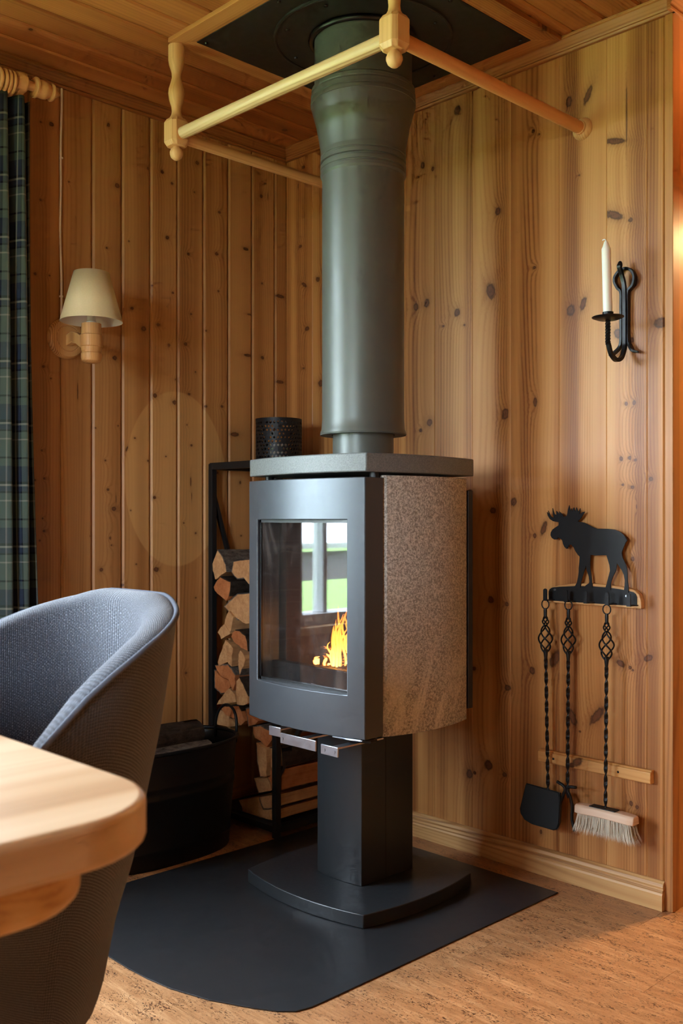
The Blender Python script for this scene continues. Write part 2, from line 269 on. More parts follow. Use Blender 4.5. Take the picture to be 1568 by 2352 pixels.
HOOKPLATE=[(-1.1305, 0.7712), (-1.1305, 0.7961), (-1.1336, 0.8027), (-1.1419, 0.8076), (-1.1645, 0.811), (-1.2161, 0.8154), (-1.2664, 0.8172), (-1.3084, 0.8162), (-1.3427, 0.8143), (-1.373, 0.811), (-1.3897, 0.8076), (-1.3963, 0.8032), (-1.3993, 0.7952), (-1.3996, 0.7722)]
BACKING=[(-1.1186, 0.7656), (-1.1282, 0.8002), (-1.1339, 0.8069), (-1.1641, 0.8155), (-1.2085, 0.8214), (-1.259, 0.8251), (-1.3151, 0.8227), (-1.3696, 0.8187), (-1.3929, 0.8123), (-1.4044, 0.8024), (-1.4094, 0.7876), (-1.4107, 0.7658)]
HOOKS=[(-1.145, 0.7734), (-1.211, 0.7738), (-1.2713, 0.774), (-1.3357, 0.7711), (-1.3976, 0.7739)]
LOGS=[(-0.345, [(-0.0486, 0.8935), (-0.0752, 0.8691), (-0.0919, 0.8462), (-0.0978, 0.823), (-0.0704, 0.8116), (-0.0377, 0.794), (-0.0267, 0.8172), (-0.0144, 0.8332), (-0.0304, 0.8634)], (0, 1, 2)), (-0.34, [(-0.128, 0.8574), (-0.1466, 0.8609), (-0.2265, 0.869), (-0.2421, 0.8028), (-0.2085, 0.787), (-0.1949, 0.7964), (-0.1789, 0.8072), (-0.1489, 0.803), (-0.1326, 0.8096), (-0.1186, 0.8236), (-0.1256, 0.8413)], (3, 4, 5, 6, 7, 8, 9)), (-0.345, [(-0.0619, 0.8039), (-0.1179, 0.7902), (-0.1167, 0.764), (-0.112, 0.7447), (-0.0943, 0.7269), (-0.0631, 0.7405), (-0.0316, 0.7581), (-0.0243, 0.7696), (-0.0365, 0.7865)], (0, 1, 2)), (-0.335, [(-0.1438, 0.7525), (-0.2136, 0.7585), (-0.2248, 0.6621), (-0.1864, 0.6563), (-0.1426, 0.669), (-0.1098, 0.6856), (-0.0718, 0.7066), (-0.1004, 0.726)], (4, 5, 6, 7)), (-0.345, [(-0.1085, 0.6949), (-0.1343, 0.6763), (-0.1273, 0.6526), (-0.1179, 0.6227), (-0.0847, 0.6479), (-0.0895, 0.6673), (-0.099, 0.6855)], ()), (-0.348, [(-0.0886, 0.6513), (-0.1218, 0.6218), (-0.0719, 0.5986), (-0.0647, 0.6097), (-0.055, 0.6207), (-0.0671, 0.6364)], ()), (-0.345, [(-0.1444, 0.6334), (-0.1645, 0.6335), (-0.1918, 0.6194), (-0.2065, 0.6036), (-0.2065, 0.5727), (-0.1745, 0.579), (-0.1318, 0.5986), (-0.1204, 0.6118), (-0.1293, 0.6267)], (0, 1, 2, 3)), (-0.348, [(-0.0948, 0.6003), (-0.1381, 0.5758), (-0.128, 0.5497), (-0.128, 0.5135), (-0.1127, 0.5198), (-0.1051, 0.5269), (-0.0584, 0.5093), (-0.0519, 0.5198), (-0.0689, 0.555)], ()), (-0.345, [(-0.1695, 0.5722), (-0.1918, 0.5526), (-0.1967, 0.5438), (-0.1769, 0.5106), (-0.1645, 0.4906), (-0.1582, 0.518), (-0.1582, 0.5587)], (3,)), (-0.342, [(-0.0321, 0.5075), (-0.0999, 0.5162), (-0.1406, 0.4875), (-0.1406, 0.4592), (-0.128, 0.4341), (-0.105, 0.4677), (-0.0792, 0.4726), (-0.061, 0.469), (-0.0532, 0.4809)], (0, 1)), (-0.345, [(-0.0334, 0.4918), (-0.0571, 0.4784), (-0.0805, 0.4715), (-0.1089, 0.4653), (-0.1191, 0.446), (-0.0909, 0.4235), (-0.0702, 0.4193), (-0.0334, 0.434)], (6, 7)), (-0.345, [(-0.1089, 0.4416), (-0.1394, 0.4249), (-0.1495, 0.4011), (-0.0831, 0.386), (-0.044, 0.3775), (-0.0545, 0.3933), (-0.0831, 0.4194)], ()), (-0.345, [(-0.1645, 0.4827), (-0.1745, 0.473), (-0.209, 0.4275), (-0.209, 0.4043), (-0.1844, 0.3933), (-0.1507, 0.3919), (-0.1469, 0.4415), (-0.1482, 0.4699)], (0, 1)), (-0.34, [(-0.0532, 0.3717), (-0.1532, 0.3884), (-0.1682, 0.3732), (-0.1905, 0.3437), (-0.1682, 0.3264), (-0.128, 0.344), (-0.0844, 0.3489)], (0, 1)), (-0.34, [(-0.1905, 0.3841), (-0.2077, 0.3663), (-0.2538, 0.3529), (-0.2393, 0.34), (-0.2077, 0.3307)], (4,)), (-0.335, [(-0.0308, 0.3519), (-0.0519, 0.3612), (-0.1114, 0.3409), (-0.1267, 0.3273), (-0.1418, 0.3201), (-0.0909, 0.3093), (-0.0308, 0.3084)], (6,)), (-0.326, [(-0.2077, 0.3256), (-0.2465, 0.3352), (-0.2876, 0.3263), (-0.3136, 0.306), (-0.2788, 0.2685), (-0.2495, 0.2864), (-0.2167, 0.2907)], (0, 1, 2)), (-0.34, [(-0.2427, 0.2837), (-0.2955, 0.2698), (-0.2955, 0.1838), (-0.2663, 0.1784), (-0.2516, 0.2247)], (3, 4)), (-0.322, [(-0.2784, 0.2659), (-0.3431, 0.2859), (-0.3516, 0.2577), (-0.3488, 0.2238), (-0.2784, 0.2019)], (0, 1, 2)), (-0.322, [(-0.277, 0.1978), (-0.3459, 0.2122), (-0.3488, 0.1478), (-0.306, 0.1413), (-0.2828, 0.1669)], ()), (-0.322, [(-0.2387, 0.1054), (-0.3431, 0.1356), (-0.3459, 0.1009), (-0.3089, 0.0839), (-0.2565, 0.073)], (3, 4)), (-0.32, [(-0.1266, 0.0728), (-0.2274, 0.1027), (-0.2541, 0.0664), (-0.3436, 0.0889), (-0.3422, 0.057), (-0.3036, 0.043), (-0.1882, 0.0372), (-0.1515, 0.041)], (6, 7)), (-0.33, [(-0.2216, 0.1645), (-0.285, 0.1763), (-0.3125, 0.1422), (-0.2454, 0.1215)], (3,))]
STRAP_A=[(-1.3506, 1.6539), (-1.3408, 1.6488), (-1.3309, 1.6368), (-1.3298, 1.6232), (-1.3386, 1.606), (-1.3484, 1.5927), (-1.3488, 1.5516), (-1.3488, 1.4733), (-1.344, 1.4504), (-1.3298, 1.4345), (-1.3166, 1.4301)]
STRAP_B=[(-1.3527, 1.6545), (-1.3668, 1.653), (-1.3797, 1.6439), (-1.3865, 1.6272), (-1.3818, 1.6067), (-1.3679, 1.5915), (-1.3672, 1.5488), (-1.3672, 1.4709), (-1.3722, 1.4528), (-1.3839, 1.4359), (-1.402, 1.4298)]
STRAP_C=[(-1.3563, 1.6544), (-1.3567, 1.6271), (-1.3602, 1.607), (-1.3617, 1.5679), (-1.3617, 1.4707), (-1.3627, 1.4472)]

# ------------------------------------------------------------------ materials
PINE_R = (hx(214,160,98), hx(190,131,73), hx(140,85,43))
PINE_L = (hx(198,148,92), hx(174,122,70), hx(128,82,42))
PINE_C = (hx(192,124,66), hx(164,100,50), hx(114,64,30))
PINE_T = (hx(202,140,80), hx(174,112,58), hx(122,70,34))
PINE_N = (hx(226,180,122), hx(206,156,98), hx(172,118,68))    # newer turned pine of the rack, lamp and curtain rod
M = {}
M['ceil'] = wood('ceiling_pine', 'y', 'x', None, cols=PINE_C, robj=True, kd=.62, ku=7., kv=2.)
M['base'] = wood('skirting_pine', 'z', 'y', None, 3., (hx(222,182,126), hx(200,154,98), hx(146,100,60)), freq=70., warp=9., kd=.2, ringw=.55, tonew=.4)
M['crown'] = wood('cornice_pine', 'z', 'y', None, 5., (hx(184,126,72), hx(156,98,50), hx(104,58,28)), freq=150., warp=2., kd=.25, ringw=.45)
M['crownx'] = wood('cornice_pine_x', 'z', 'x', None, 6., (hx(184,126,72), hx(156,98,50), hx(104,58,28)), freq=150., warp=2., kd=.2, ringw=.45)
M['framex'] = wood('frame_pine_x', 'y', 'x', None, 8., PINE_T, freq=110., kd=.3, ringw=.4)
M['framey'] = wood('frame_pine_y', 'x', 'y', None, 9., PINE_T, freq=110., kd=.3, ringw=.4)
M['trim'] = wood('corner_trim_pine', 'y', 'z', None, 11., PINE_R, kd=.2)
M['pass'] = wood('passage_pine', 'x', 'z', None, cols=(hx(222,164,96), hx(204,138,72), hx(168,104,50)), robj=True, kd=.3, ringw=.5)
M['newx'] = wood('turned_pine_x', 'y', 'x', None, 13., PINE_N, freq=140., kd=.1, ringw=.4, tonew=.3)
M['newy'] = wood('turned_pine_y', 'x', 'y', None, 14., (hx(226,198,152), hx(206,172,124), hx(158,118,74)), freq=140., kd=.05, ringw=.75, tonew=.3)
M['newz'] = wood('turned_pine_z', 'y', 'z', None, 15., PINE_N, freq=110., kd=.05, ringw=.5, tonew=.3)
M['lampwood'] = wood('lamp_pine', 'x', 'z', None, 16., (hx(222,176,118), hx(198,146,88), hx(146,94,50)), freq=190., warp=3., kd=0., ringw=.75, tonew=.2)
M['table'] = wood('table_pine', 'y', 'x', None, 21., (hx(226,196,158), hx(210,172,130), hx(172,128,88)), freq=38., warp=6., kd=.6, ku=3.6, kv=1.6, ringw=.4, tonew=.7, rough=.36, kcore=.5)
M['dark_plate'] = plain('black_sheet_steel', hx(40,40,39), .5, 0., .4)
M['hearth'] = plain('hearth_painted_steel', hx(42,43,45), .34, 0., .5, var=.08, vs=18.)
M['stove'] = plain('stove_grey_paint', hx(80,85,90), .35, .4, .5, var=.06, vs=90., bump=.03)
M['stove_low'] = plain('stove_foot_paint', hx(50,53,56), .34, .3, .5, var=.06, vs=90., bump=.03)
M['stove_dark'] = plain('stove_dark_steel', hx(38,36,35), .45, .2, .5, var=.1)
M['pipe'] = plain('flue_grey_paint', hx(92,96,90), .40, .2, .5, var=.03, vs=6.)
M['black'] = plain('black_powder_coat', hx(22,24,26), .5, 0., .4, var=.15, vs=300.)
M['tub'] = plain('tub_black_enamel', hx(13,14,16), .42, 0., .35, var=.1)
M['iron'] = plain('wrought_iron_black', hx(20,21,22), .38, .3, .5, var=.2, vs=200., bump=.25)
M['chrome'] = plain('brushed_steel', hx(196,202,212), .30, .95, .5, var=.08, vs=60.)
M['rubber'] = plain('black_rubber', hx(18,18,18), .35)
M['white'] = plain('white_cable', hx(236,226,210), .5)
M['candle'] = plain('white_wax', hx(240,236,228), .45, 0., .4, var=.02)
M['candle'].node_tree.nodes['Principled BSDF'].inputs['Subsurface Weight'].default_value = .25
M['porcelain'] = plain('white_porcelain', hx(225,226,215), .25, var=.02)

def soapstone(name, light, dark, scale, veins, rough=.6, cut=(.44, .56)):
    n = NT(name); o = n.obj()
    f = n.noise(o, scale, 5., .72); c = n.noise(o, scale*.42, 3., .6)
    t = n.mr(n.ma('MULTIPLY_ADD', c, .5, n.ma('MULTIPLY', f, .5)), cut[0], cut[1], 0, 1)
    cc = n.mix(t, dark, light)
    x = n.xyz(o); q = n.cmb(n.ma('MULTIPLY', x[0], 4.), x[1], n.ma('MULTIPLY_ADD', x[0], -4., n.ma('MULTIPLY', x[2], 2.5)))
    vv = n.noise(q, 2.2, 4., .6, 1.2)
    lo = n.mr(x[2], .78, .45)          # the veined layer of the slab lies in its lower third
    cc = n.mix(n.ma('MULTIPLY', n.ma('MULTIPLY', n.mr(vv, .46, .62), lo), veins), cc, tuple(min(1, a*1.15) for a in light[:3])+(1,))
    n.bump(f, .25, .0008)
    return n.fin(cc, rough, 0., .4)
M['stone'] = soapstone('side_soapstone', hx(208,202,190), hx(128,122,112), 420., .7, cut=(.40, .62))
M['slab'] = soapstone('top_soapstone', hx(122,126,124), hx(93,97,96), 650., 0., .42, cut=(.36, .66))
M['vermic'] = plain('firebox_vermiculite', hx(84,66,54), .9, var=.25, vs=14.)

def schlick(n, f0):
    fc = n.n('ShaderNodeLayerWeight', {'Blend': .5}).outputs['Facing']
    return n.ma('MULTIPLY_ADD', n.ma('POWER', fc, 5.), 1-f0, f0)
def glass_mat():
    n = NT('stove_door_glass'); t = n.t; o = n.obj()
    tr = n.n('ShaderNodeBsdfTransparent', {'Color': (.80, .80, .82, 1)}); gl = n.n('ShaderNodeBsdfGlossy', {'Color': (1, 1, 1, 1), 'Roughness': .02})
    fr = schlick(n, .085)
    m1 = n.n('ShaderNodeMixShader', {0: fr, 1: tr.outputs[0], 2: gl.outputs[0]})
    df = n.n('ShaderNodeBsdfDiffuse', {'Color': hx(120, 108, 100)})
    x = n.xyz(o)
    s1 = n.noise(n.cmb(0., n.ma('MULTIPLY', x[1], 9.), n.ma('MULTIPLY', x[2], 3.)), 1., 5., .65, .9)
    s2 = n.noise(n.cmb(0., n.ma('MULTIPLY', x[1], 3.), n.ma('MULTIPLY', x[2], 60.)), 1., 4., .6, .6)
    soot = n.ma('MULTIPLY_ADD', n.mr(s1, .48, .78), .30, n.ma('MULTIPLY', n.mr(s2, .55, .9), .10))
    soot = n.ma('ADD', soot, .04)
    m2 = n.n('ShaderNodeMixShader', {0: soot, 1: m1.outputs[0], 2: df.outputs[0]})
    t.links.new(m2.outputs[0], n.o.inputs[0]); t.nodes.remove(n.b); return n.m
M['glass'] = glass_mat()
def pane_mat():
    n = NT('window_pane_glass'); t = n.t
    tr = n.n('ShaderNodeBsdfTransparent', {'Color': (.97, .98, .98, 1)}); gl = n.n('ShaderNodeBsdfGlossy', {'Color': (1, 1, 1, 1), 'Roughness': .0})
    fr = schlick(n, .04)
    m1 = n.n('ShaderNodeMixShader', {0: fr, 1: tr.outputs[0], 2: gl.outputs[0]})
    t.links.new(m1.outputs[0], n.o.inputs[0]); t.nodes.remove(n.b); return n.m
M['pane'] = pane_mat()
def flame_mat():
    n = NT('flame'); t = n.t; o = n.obj(); z = n.xyz(o)[2]
    hz = n.mr(z, .0, .16, 0, 1, False)          # object space: the flame's base is its origin
    fc = n.n('ShaderNodeLayerWeight', {'Blend': .5}).outputs['Facing']
    c = n.ramp(hz, [(0., (1, .52, .12, 1)), (.4, (1, .38, .05, 1)), (1., (1, .17, .012, 1))])
    c = n.mix(n.mr(fc, .1, .75), c, (1, .13, .008, 1))
    e = n.n('ShaderNodeEmission', {'Color': c, 'Strength': n.mr(hz, 0., 1., 2.6, .9, False)})
    tr = n.n('ShaderNodeBsdfTransparent')
    fl = n.noise(n.vm('MULTIPLY', o, (90., 90., 28.)), 1., 3., .6)
    al = n.ma('MULTIPLY', n.mr(fc, .85, .15), n.mr(fl, .30, .55), clamp=True)
    m = n.n('ShaderNodeMixShader', {0: al, 1: tr.outputs[0], 2: e.outputs[0]})
    t.links.new(m.outputs[0], n.o.inputs[0]); t.nodes.remove(n.b); return n.m
M['flame'] = flame_mat()
def ember_mat():
    n = NT('glowing_embers'); v = n.noise(n.obj(), 70., 4., .7)
    n.set(n.b.inputs['Emission Color'], (1, .22, .03, 1)); n.set(n.b.inputs['Emission Strength'], n.mr(v, .54, .68, 0., 2.6))
    return n.fin(n.mix(v, hx(20,16,14), hx(90,80,74)), .9)
M['ember'] = ember_mat()

def cork():
    n = NT('cork_floor'); p = n.xyz(n.obj()); r = n.ma('MULTIPLY', n.rnd(), 31.)
    def vec(a, b): return n.cmb(n.ma('MULTIPLY_ADD', p[0], a, r), n.ma('MULTIPLY_ADD', p[1], b, r), 0.)
    base = n.noise(vec(30., 4.), 1., 4., .65)
    st = n.noise(vec(150., 22.), 1., 3., .6)
    cc = n.ramp(n.ma('MULTIPLY_ADD', base, .55, n.ma('MULTIPLY', st, .45)), [(.32, hx(150,104,66)), (.5, hx(180,130,86)), (.68, hx(208,160,112))])
    fl = n.noise(vec(310., 120.), 1., 3., .6, .9)
    cl = n.noise(vec(40., 14.), 1., 3.)
    m = n.mr(n.ma('MULTIPLY_ADD', n.ma('SUBTRACT', cl, .5), .5, fl), .565, .65)
    cc = n.mix(n.ma('MULTIPLY', m, .88), cc, hx(58,32,22))
    sp = n.noise(vec(700., 320.), 1., 2.)
    cc = n.mix(n.ma('MULTIPLY', n.mr(sp, .58, .70), .5), cc, hx(90,54,36))
    cc = n.mix(n.mr(n.rnd(), 0., 1., 0., .25, False), cc, hx(156,108,70))
    n.bump(m, -.15, .0004)
    return n.fin(cc, n.mr(base, .3, .7, .36, .46), 0., .4)
M['cork'] = cork()

def fabric(name, base, light, fu, fv, hi=.5):
    n = NT(name); x = n.xyz(n.uv())
    a = n.ma('SINE', n.ma('MULTIPLY', x[0], fu)); row = n.ma('MULTIPLY', x[1], fv)
    b = n.ma('SINE', n.ma('ADD', row, n.ma('MULTIPLY', n.ma('SIGN', a), 1.57)))
    h = n.ma('MULTIPLY_ADD', n.ma('MULTIPLY', a, a), .5, n.ma('MULTIPLY_ADD', b, .25, .25))
    fl = n.noise(n.cmb(n.ma('MULTIPLY', x[0], fu*.35), n.ma('MULTIPLY', x[1], fv*.35), 0.), 1., 3., .7)
    cc = n.mix(n.mr(fl, .45, .72), base, light)
    cc = n.mix(n.mr(h, .05, .8), tuple(c*.45 for c in base[:3])+(1,), cc)
    n.bump(h, .8, .0015)
    return n.fin(cc, .95, 0., .15, **{'Sheen Weight': .35, 'Sheen Roughness': .5})
M['fabric'] = fabric('grey_knit_fabric', hx(70,75,86), hx(138,145,158), 560., 1000.)
M['fabric_out'] = fabric('grey_woven_fabric', hx(78,74,72), hx(112,108,106), 800., 1400.)
M['piping'] = plain('grey_piping', hx(96,100,110), .95, 0., .15, var=.4, vs=500.)

def tartan():
    n = NT('tartan_curtain'); x = n.xyz(n.uv())
    def band(c, per, lo, hi, off=0.):
        f = n.ma('FRACT', n.ma('ADD', n.ma('DIVIDE', c, per), off))
        return n.ma('MULTIPLY', n.ma('GREATER_THAN', f, lo), n.ma('LESS_THAN', f, hi))
    def sett(c, per):
        navy = n.ma('MAXIMUM', band(c, per, .05, .30), band(c, per, .38, .46))
        blk = n.ma('MAXIMUM', band(c, per, .30, .34), n.ma('MAXIMUM', band(c, per, .46, .49), band(c, per, .90, .93)))
        wh = n.ma('MAXIMUM', band(c, per, .345, .375), band(c, per, .60, .625))
        return navy, blk, wh
    nu, bu, wu = sett(x[0], .16); nv, bv, wv = sett(x[1], .17)
    G = hx(80,98,90); N_ = hx(42,54,74); K = hx(18,22,28); Wt = hx(146,150,142)
    def comp(a, b, w):
        c = n.mix(a, G, N_); c = n.mix(b, c, K); return n.mix(n.ma('MULTIPLY', w, .8), c, Wt)
    tw = n.ma('GREATER_THAN', n.ma('SINE', n.ma('MULTIPLY', n.ma('ADD', x[0], x[1]), 2600.)), 0.)
    cc = n.mix(n.mr(tw, 0, 1, .38, .62, False), comp(nu, bu, wu), comp(nv, bv, wv))
    return n.fin(cc, .9, 0., .2)
M['tartan'] = tartan()
def shade_mat():
    n = NT('cream_lamp_shade'); v = n.noise(n.obj(), 260., 3., .6)
    return n.fin(n.mix(v, hx(226,206,160), hx(240,222,180)), .85, 0., .2, **{'Subsurface Weight': .15})
M['shade'] = shade_mat()
M['shade_in'] = plain('white_shade_lining', hx(232,228,224), .7, var=.03)
def bark_mat(name, a, b):
    n = NT(name); o = n.obj(); x = n.xyz(o)
    f = n.noise(n.cmb(n.ma('MULTIPLY', x[0], 30.), n.ma('MULTIPLY', x[1], 60.), n.ma('MULTIPLY', x[2], 60.)), 1., 6., .7, .5)
    n.bump(f, .9, .006); return n.fin(n.ramp(f, [(.3, a), (.62, b), (.8, tuple(min(1, c*1.5) for c in b[:3])+(1,))]), .95, 0., .2)
M['bark_grey'] = bark_mat('grey_bark', hx(46,40,36), hx(128,118,108))
M['bark_dark'] = bark_mat('dark_bark', hx(30,24,20), hx(70,58,48))
def split_mat(name, a, b):
    n = NT(name); o = n.obj(); x = n.xyz(o); r = n.ma('MULTIPLY', n.rnd(), 20.)
    f = n.noise(n.cmb(n.ma('MULTIPLY_ADD', x[0], 6., r), n.ma('MULTIPLY', x[1], 90.), n.ma('MULTIPLY', x[2], 90.)), 1., 4., .65)
    g = n.noise(n.vm('ADD', o, n.cmb(r, r, r)), 22., 4., .6)
    cc = n.ramp(n.ma('MULTIPLY_ADD', f, .5, n.ma('MULTIPLY', g, .5)), [(.3, a), (.7, b)])
    n.bump(n.ma('ADD', f, g), .6, .004); return n.fin(cc, .85, 0., .25)
M['split_a'] = split_mat('split_birch', hx(172,122,78), hx(222,178,126))
M['split_b'] = split_mat('split_alder', hx(160,92,52), hx(208,138,86))
M['bristle'] = plain('horsehair_bristle', hx(214,204,182), .6, 0., .4, var=.3, vs=400.)
M['brushwood'] = wood('brush_block_beech', 'z', 'y', None, 31., (hx(236,210,184), hx(222,190,160), hx(196,160,128)), freq=120., kd=0., tonew=.5)
M['grass'] = plain('meadow_grass', hx(118,150,72), .9, var=.4, vs=3.)
M['railwhite'] = plain('painted_railing', hx(205,208,210), .6, var=.05)
M['railgrey'] = plain('shaded_railing', hx(128,124,132), .8, var=.1)  # shade on the railing board is put into this grey-lilac colour
M['lampglow'] = NT('warm_bulb').fin((1,1,1,1), .5, **{'Emission Color': (1, .55, .2, 1), 'Emission Strength': 12.})

# ------------------------------------------------------------------ the room
CZ = 2.32
fl = tag(box(-4.45, 2.6, -4.75, .12, -.12, -.004).build('floor', M['cork'], None, 0), 'speckled tan cork floor', kind='structure')
pw, pl_ = .148, .92
meshes = {}
for i in range(-12, 7):
    off = (i*.37) % pl_
    y = 0.-off+pl_
    while y > -2.75:
        y1, y0 = min(0., y), max(-2.75, y-pl_)
        if y1-y0 > .02:
            box(i*pw+.0003, (i+1)*pw-.0003, y0+.0003, y1-.0003, -.006, 0.).build('plank', M['cork'], fl, 0)
        y -= pl_
def board_poly(a, b, t, g=.004, d=.005):
    # cross-section of a tongue-and-groove board between a and b, front at depth t, chamfered edges
    return [(a, 0), (a, t-d), (a+g, t), (b-g, t), (b, t-d), (b, 0)]
# left wall, y = 0 (boards 12 mm proud of the studs' plane so their face is y = 0)
wl = MB().box(W1[1], .14, .014, .12, -.12, 2.5).box(-4.45, W1[0], .014, .12, -.12, 2.5).box(W1[0], W1[1], .014, .12, -.12, W1[2]).box(W1[0], W1[1], .014, .12, W1[3], 2.5)
wl = tag(wl.build('wall_left', plain('wall_backing', hx(70,42,22), .8), None, 0), 'pine board wall behind the wall lamp', kind='structure')
xs = [0., -.0515]+[-.0515-.1045*k for k in range(1, 60) if -.0515-.1045*k > -4.35]
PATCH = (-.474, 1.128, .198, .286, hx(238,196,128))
for i in range(len(xs)-1):
    b, a = xs[i]-.0004, xs[i+1]+.0004
    if a < W1[1] and b > W1[0]:      # cut round the window
        m = M['wl_plain']
        segs = [(0., W1[2]-.02), (W1[3]+.02, CZ)]
    else: segs = [(0., CZ)]
    if a > -1.15:
        kn = [k for k in KNOTS_L if a-.01 < k[0] < b+.01]
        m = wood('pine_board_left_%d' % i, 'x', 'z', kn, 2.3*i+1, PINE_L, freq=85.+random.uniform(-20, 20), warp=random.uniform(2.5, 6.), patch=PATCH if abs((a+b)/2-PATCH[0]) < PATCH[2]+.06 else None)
    else:
        if 'wl_plain' not in M: M['wl_plain'] = wood('pine_board_left_rest', 'x', 'z', None, cols=PINE_L, robj=True)
        m = M['wl_plain']
    for z0, z1 in segs:
        if z1-z0 < .02: continue
        poly = [(a, .014), (a, .0055), (a+.006, 0.), (b-.0085, 0.), (b-.0105, .0065), (b, .0068), (b, .014)] if i else [(a, .014), (a, .0055), (a+.006, 0.), (b, 0.), (b, .014)]
        MB().prism(poly, z0, z1, 'z').build('board', m, wl, 0)
# right wall, x = 0, ends at y = -1.487
YE = -1.487
wr = tag(box(.014, .12, YE, .013, -.12, 2.5).build('wall_right', plain('wall_backing_right', hx(84,52,28), .8), None, 0), 'pine panelled wall with moose hook rack and candle sconce', kind='structure')
ys = [0., -.14, -.285, -.43, -.5757, -.699, -.8474, -.9858, -1.151, -1.2993, -1.4171, -1.4660]
for i in range(len(ys)-1):
    b, a = ys[i], ys[i+1]
    kn = [(k[0], k[1], k[2]*1.2, k[3]*1.2, k[4]) for k in KNOTS_R if a-.012 < k[0] < b+.012]
    sh = random.uniform(-.06, .06)
    cs = tuple(tuple(min(1, c*(1+sh)) for c in q[:3])+(1,) for q in PINE_R)
    m = wood('pine_board_right_%d' % i, 'y', 'z', kn, 5.1*i+2, cs, freq=95.+random.uniform(-30, 30), warp=random.uniform(2., 5.), tonew=.8, ringw=.34)
    g = .006 if i == 10 else .0022; dd = .006 if i == 10 else .0016
    poly = [(.014, a), (dd, a), (0., a+g), (0., b-.0012), (.0012, b), (.014, b)]
    MB().prism(poly, 0., CZ, 'z').build('board', m, wr, 0)
t3 = MB().prism([(-.006, YE-.004), (.03, YE-.004), (.03, -1.4665), (.0, -1.4665), (-.006, -1.4690)], 0., 2.29, 'z')
tag(t3.build('trim_3', M['trim'], None, 0, .0015), 'narrow pine corner trim at the end of the panelled wall', kind='structure')
# passage wall round the outer corner, lit by the lamp of the next room
wp = tag(box(.03, 2.5, YE+.012, YE+.12, -.12, 2.5).build('wall_passage', plain('wall_backing_pass', hx(90,50,24), .8), None, 0), 'orange pine wall of the passage at the right edge', kind='structure')
for k in range(16):
    a = .03+k*.105; poly = [(a+.0004, YE+.012), (a+.0004, YE+.003), (a+.004, YE-.001), (a+.100, YE-.001), (a+.1046, YE+.003), (a+.1046, YE+.012)]
    MB().prism(poly, 0., CZ, 'z').build('board', M['pass'], wp, 0)
# walls behind and beside the camera
tag(box(-4.45, 2.6, -4.75, -4.6, -.12, 2.5).build('wall_back', M['wl_plain'], None, 0), 'pine wall behind the viewer', kind='structure')
tag(box(2.45, 2.6, -4.6, YE, -.12, 2.5).build('wall_far', M['wl_plain'], None, 0), 'pine wall of the next room', kind='structure')
ww = MB().box(-4.45, -4.3, -4.6, W2[0], -.12, 2.5).box(-4.45, -4.3, W2[1], .0, -.12, 2.5).box(-4.45, -4.3, W2[0], W2[1], -.12, W2[2]).box(-4.45, -4.3, W2[0], W2[1], W2[3], 2.5)
tag(ww.build('wall_window_side', M['wl_plain'], None, 0), 'pine wall with the second window', kind='structure')
# ceiling boards run along x
ce = tag(box(-4.45, 2.6, -4.75, .12, CZ+.012, CZ+.2).build('ceiling', plain('ceiling_backing', hx(80,46,22), .8), None, 0), 'pine board ceiling', kind='structure')
for k in range(47):
    b = -.012-k*.1; a = b-.1
    x1 = 2.4 if b < YE else -.0
    poly = [(a+.0004, CZ+.012), (a+.0004, CZ+.004), (a+.006, CZ), (b-.010, CZ), (b-.010, CZ+.004), (b-.0004, CZ+.0045), (b-.0004, CZ+.012)]
    MB().prism(poly, -4.3, x1, 'x').build('board', M['ceil'], ce, 0)
# cornices and skirting
def crown(z): return [(0, 0), (.010, 0), (.013, .006), (.010, .010), (.012, .014), (.026, .032), (.031, .034), (.031, .0405), (0, .0405)]
cr = [(d, 2.2795+h) for d, h in crown(0)]
tag(MB().prism([(-d, z) for d, z in cr], -4.3, -.0, 'x').build('trim_1', M['crownx'], None, 0, .001), 'pine cornice along the top of the left wall', kind='structure')
c2 = MB().prism([(-d, z) for d, z in cr], YE-.01, -.0, 'y')
tag(c2.build('trim_2', M['crown'], None, 0, .001), 'pine cornice along the top of the right wall', kind='structure')
tag(MB().prism([(YE-d, z) for d, z in cr], -.031, 2.4, 'x').build('trim_4', M['crownx'], None, 0, .001), 'pine cornice turning the corner into the passage', kind='structure')
bb = [(0, 0), (.019, 0), (.019, .040), (.0165, .045), (.017, .049), (.013, .054), (.015, .060), (.0125, .068), (.006, .0735), (0, .0735)]
bb = [(d, h*1.0) for d, h in bb]
tag(MB().prism([(-d, z) for d, z in bb], -1.4685, -.0, 'y').build('baseboard_right', M['base'], None, 0, .001), 'moulded pine skirting board under the panelled wall', kind='structure')
tag(MB().prism([(-d, z) for d, z in bb], -4.3, -.02, 'x').build('baseboard_left', M['crownx'], None, 0, .001), 'pine skirting board of the left wall', kind='structure')
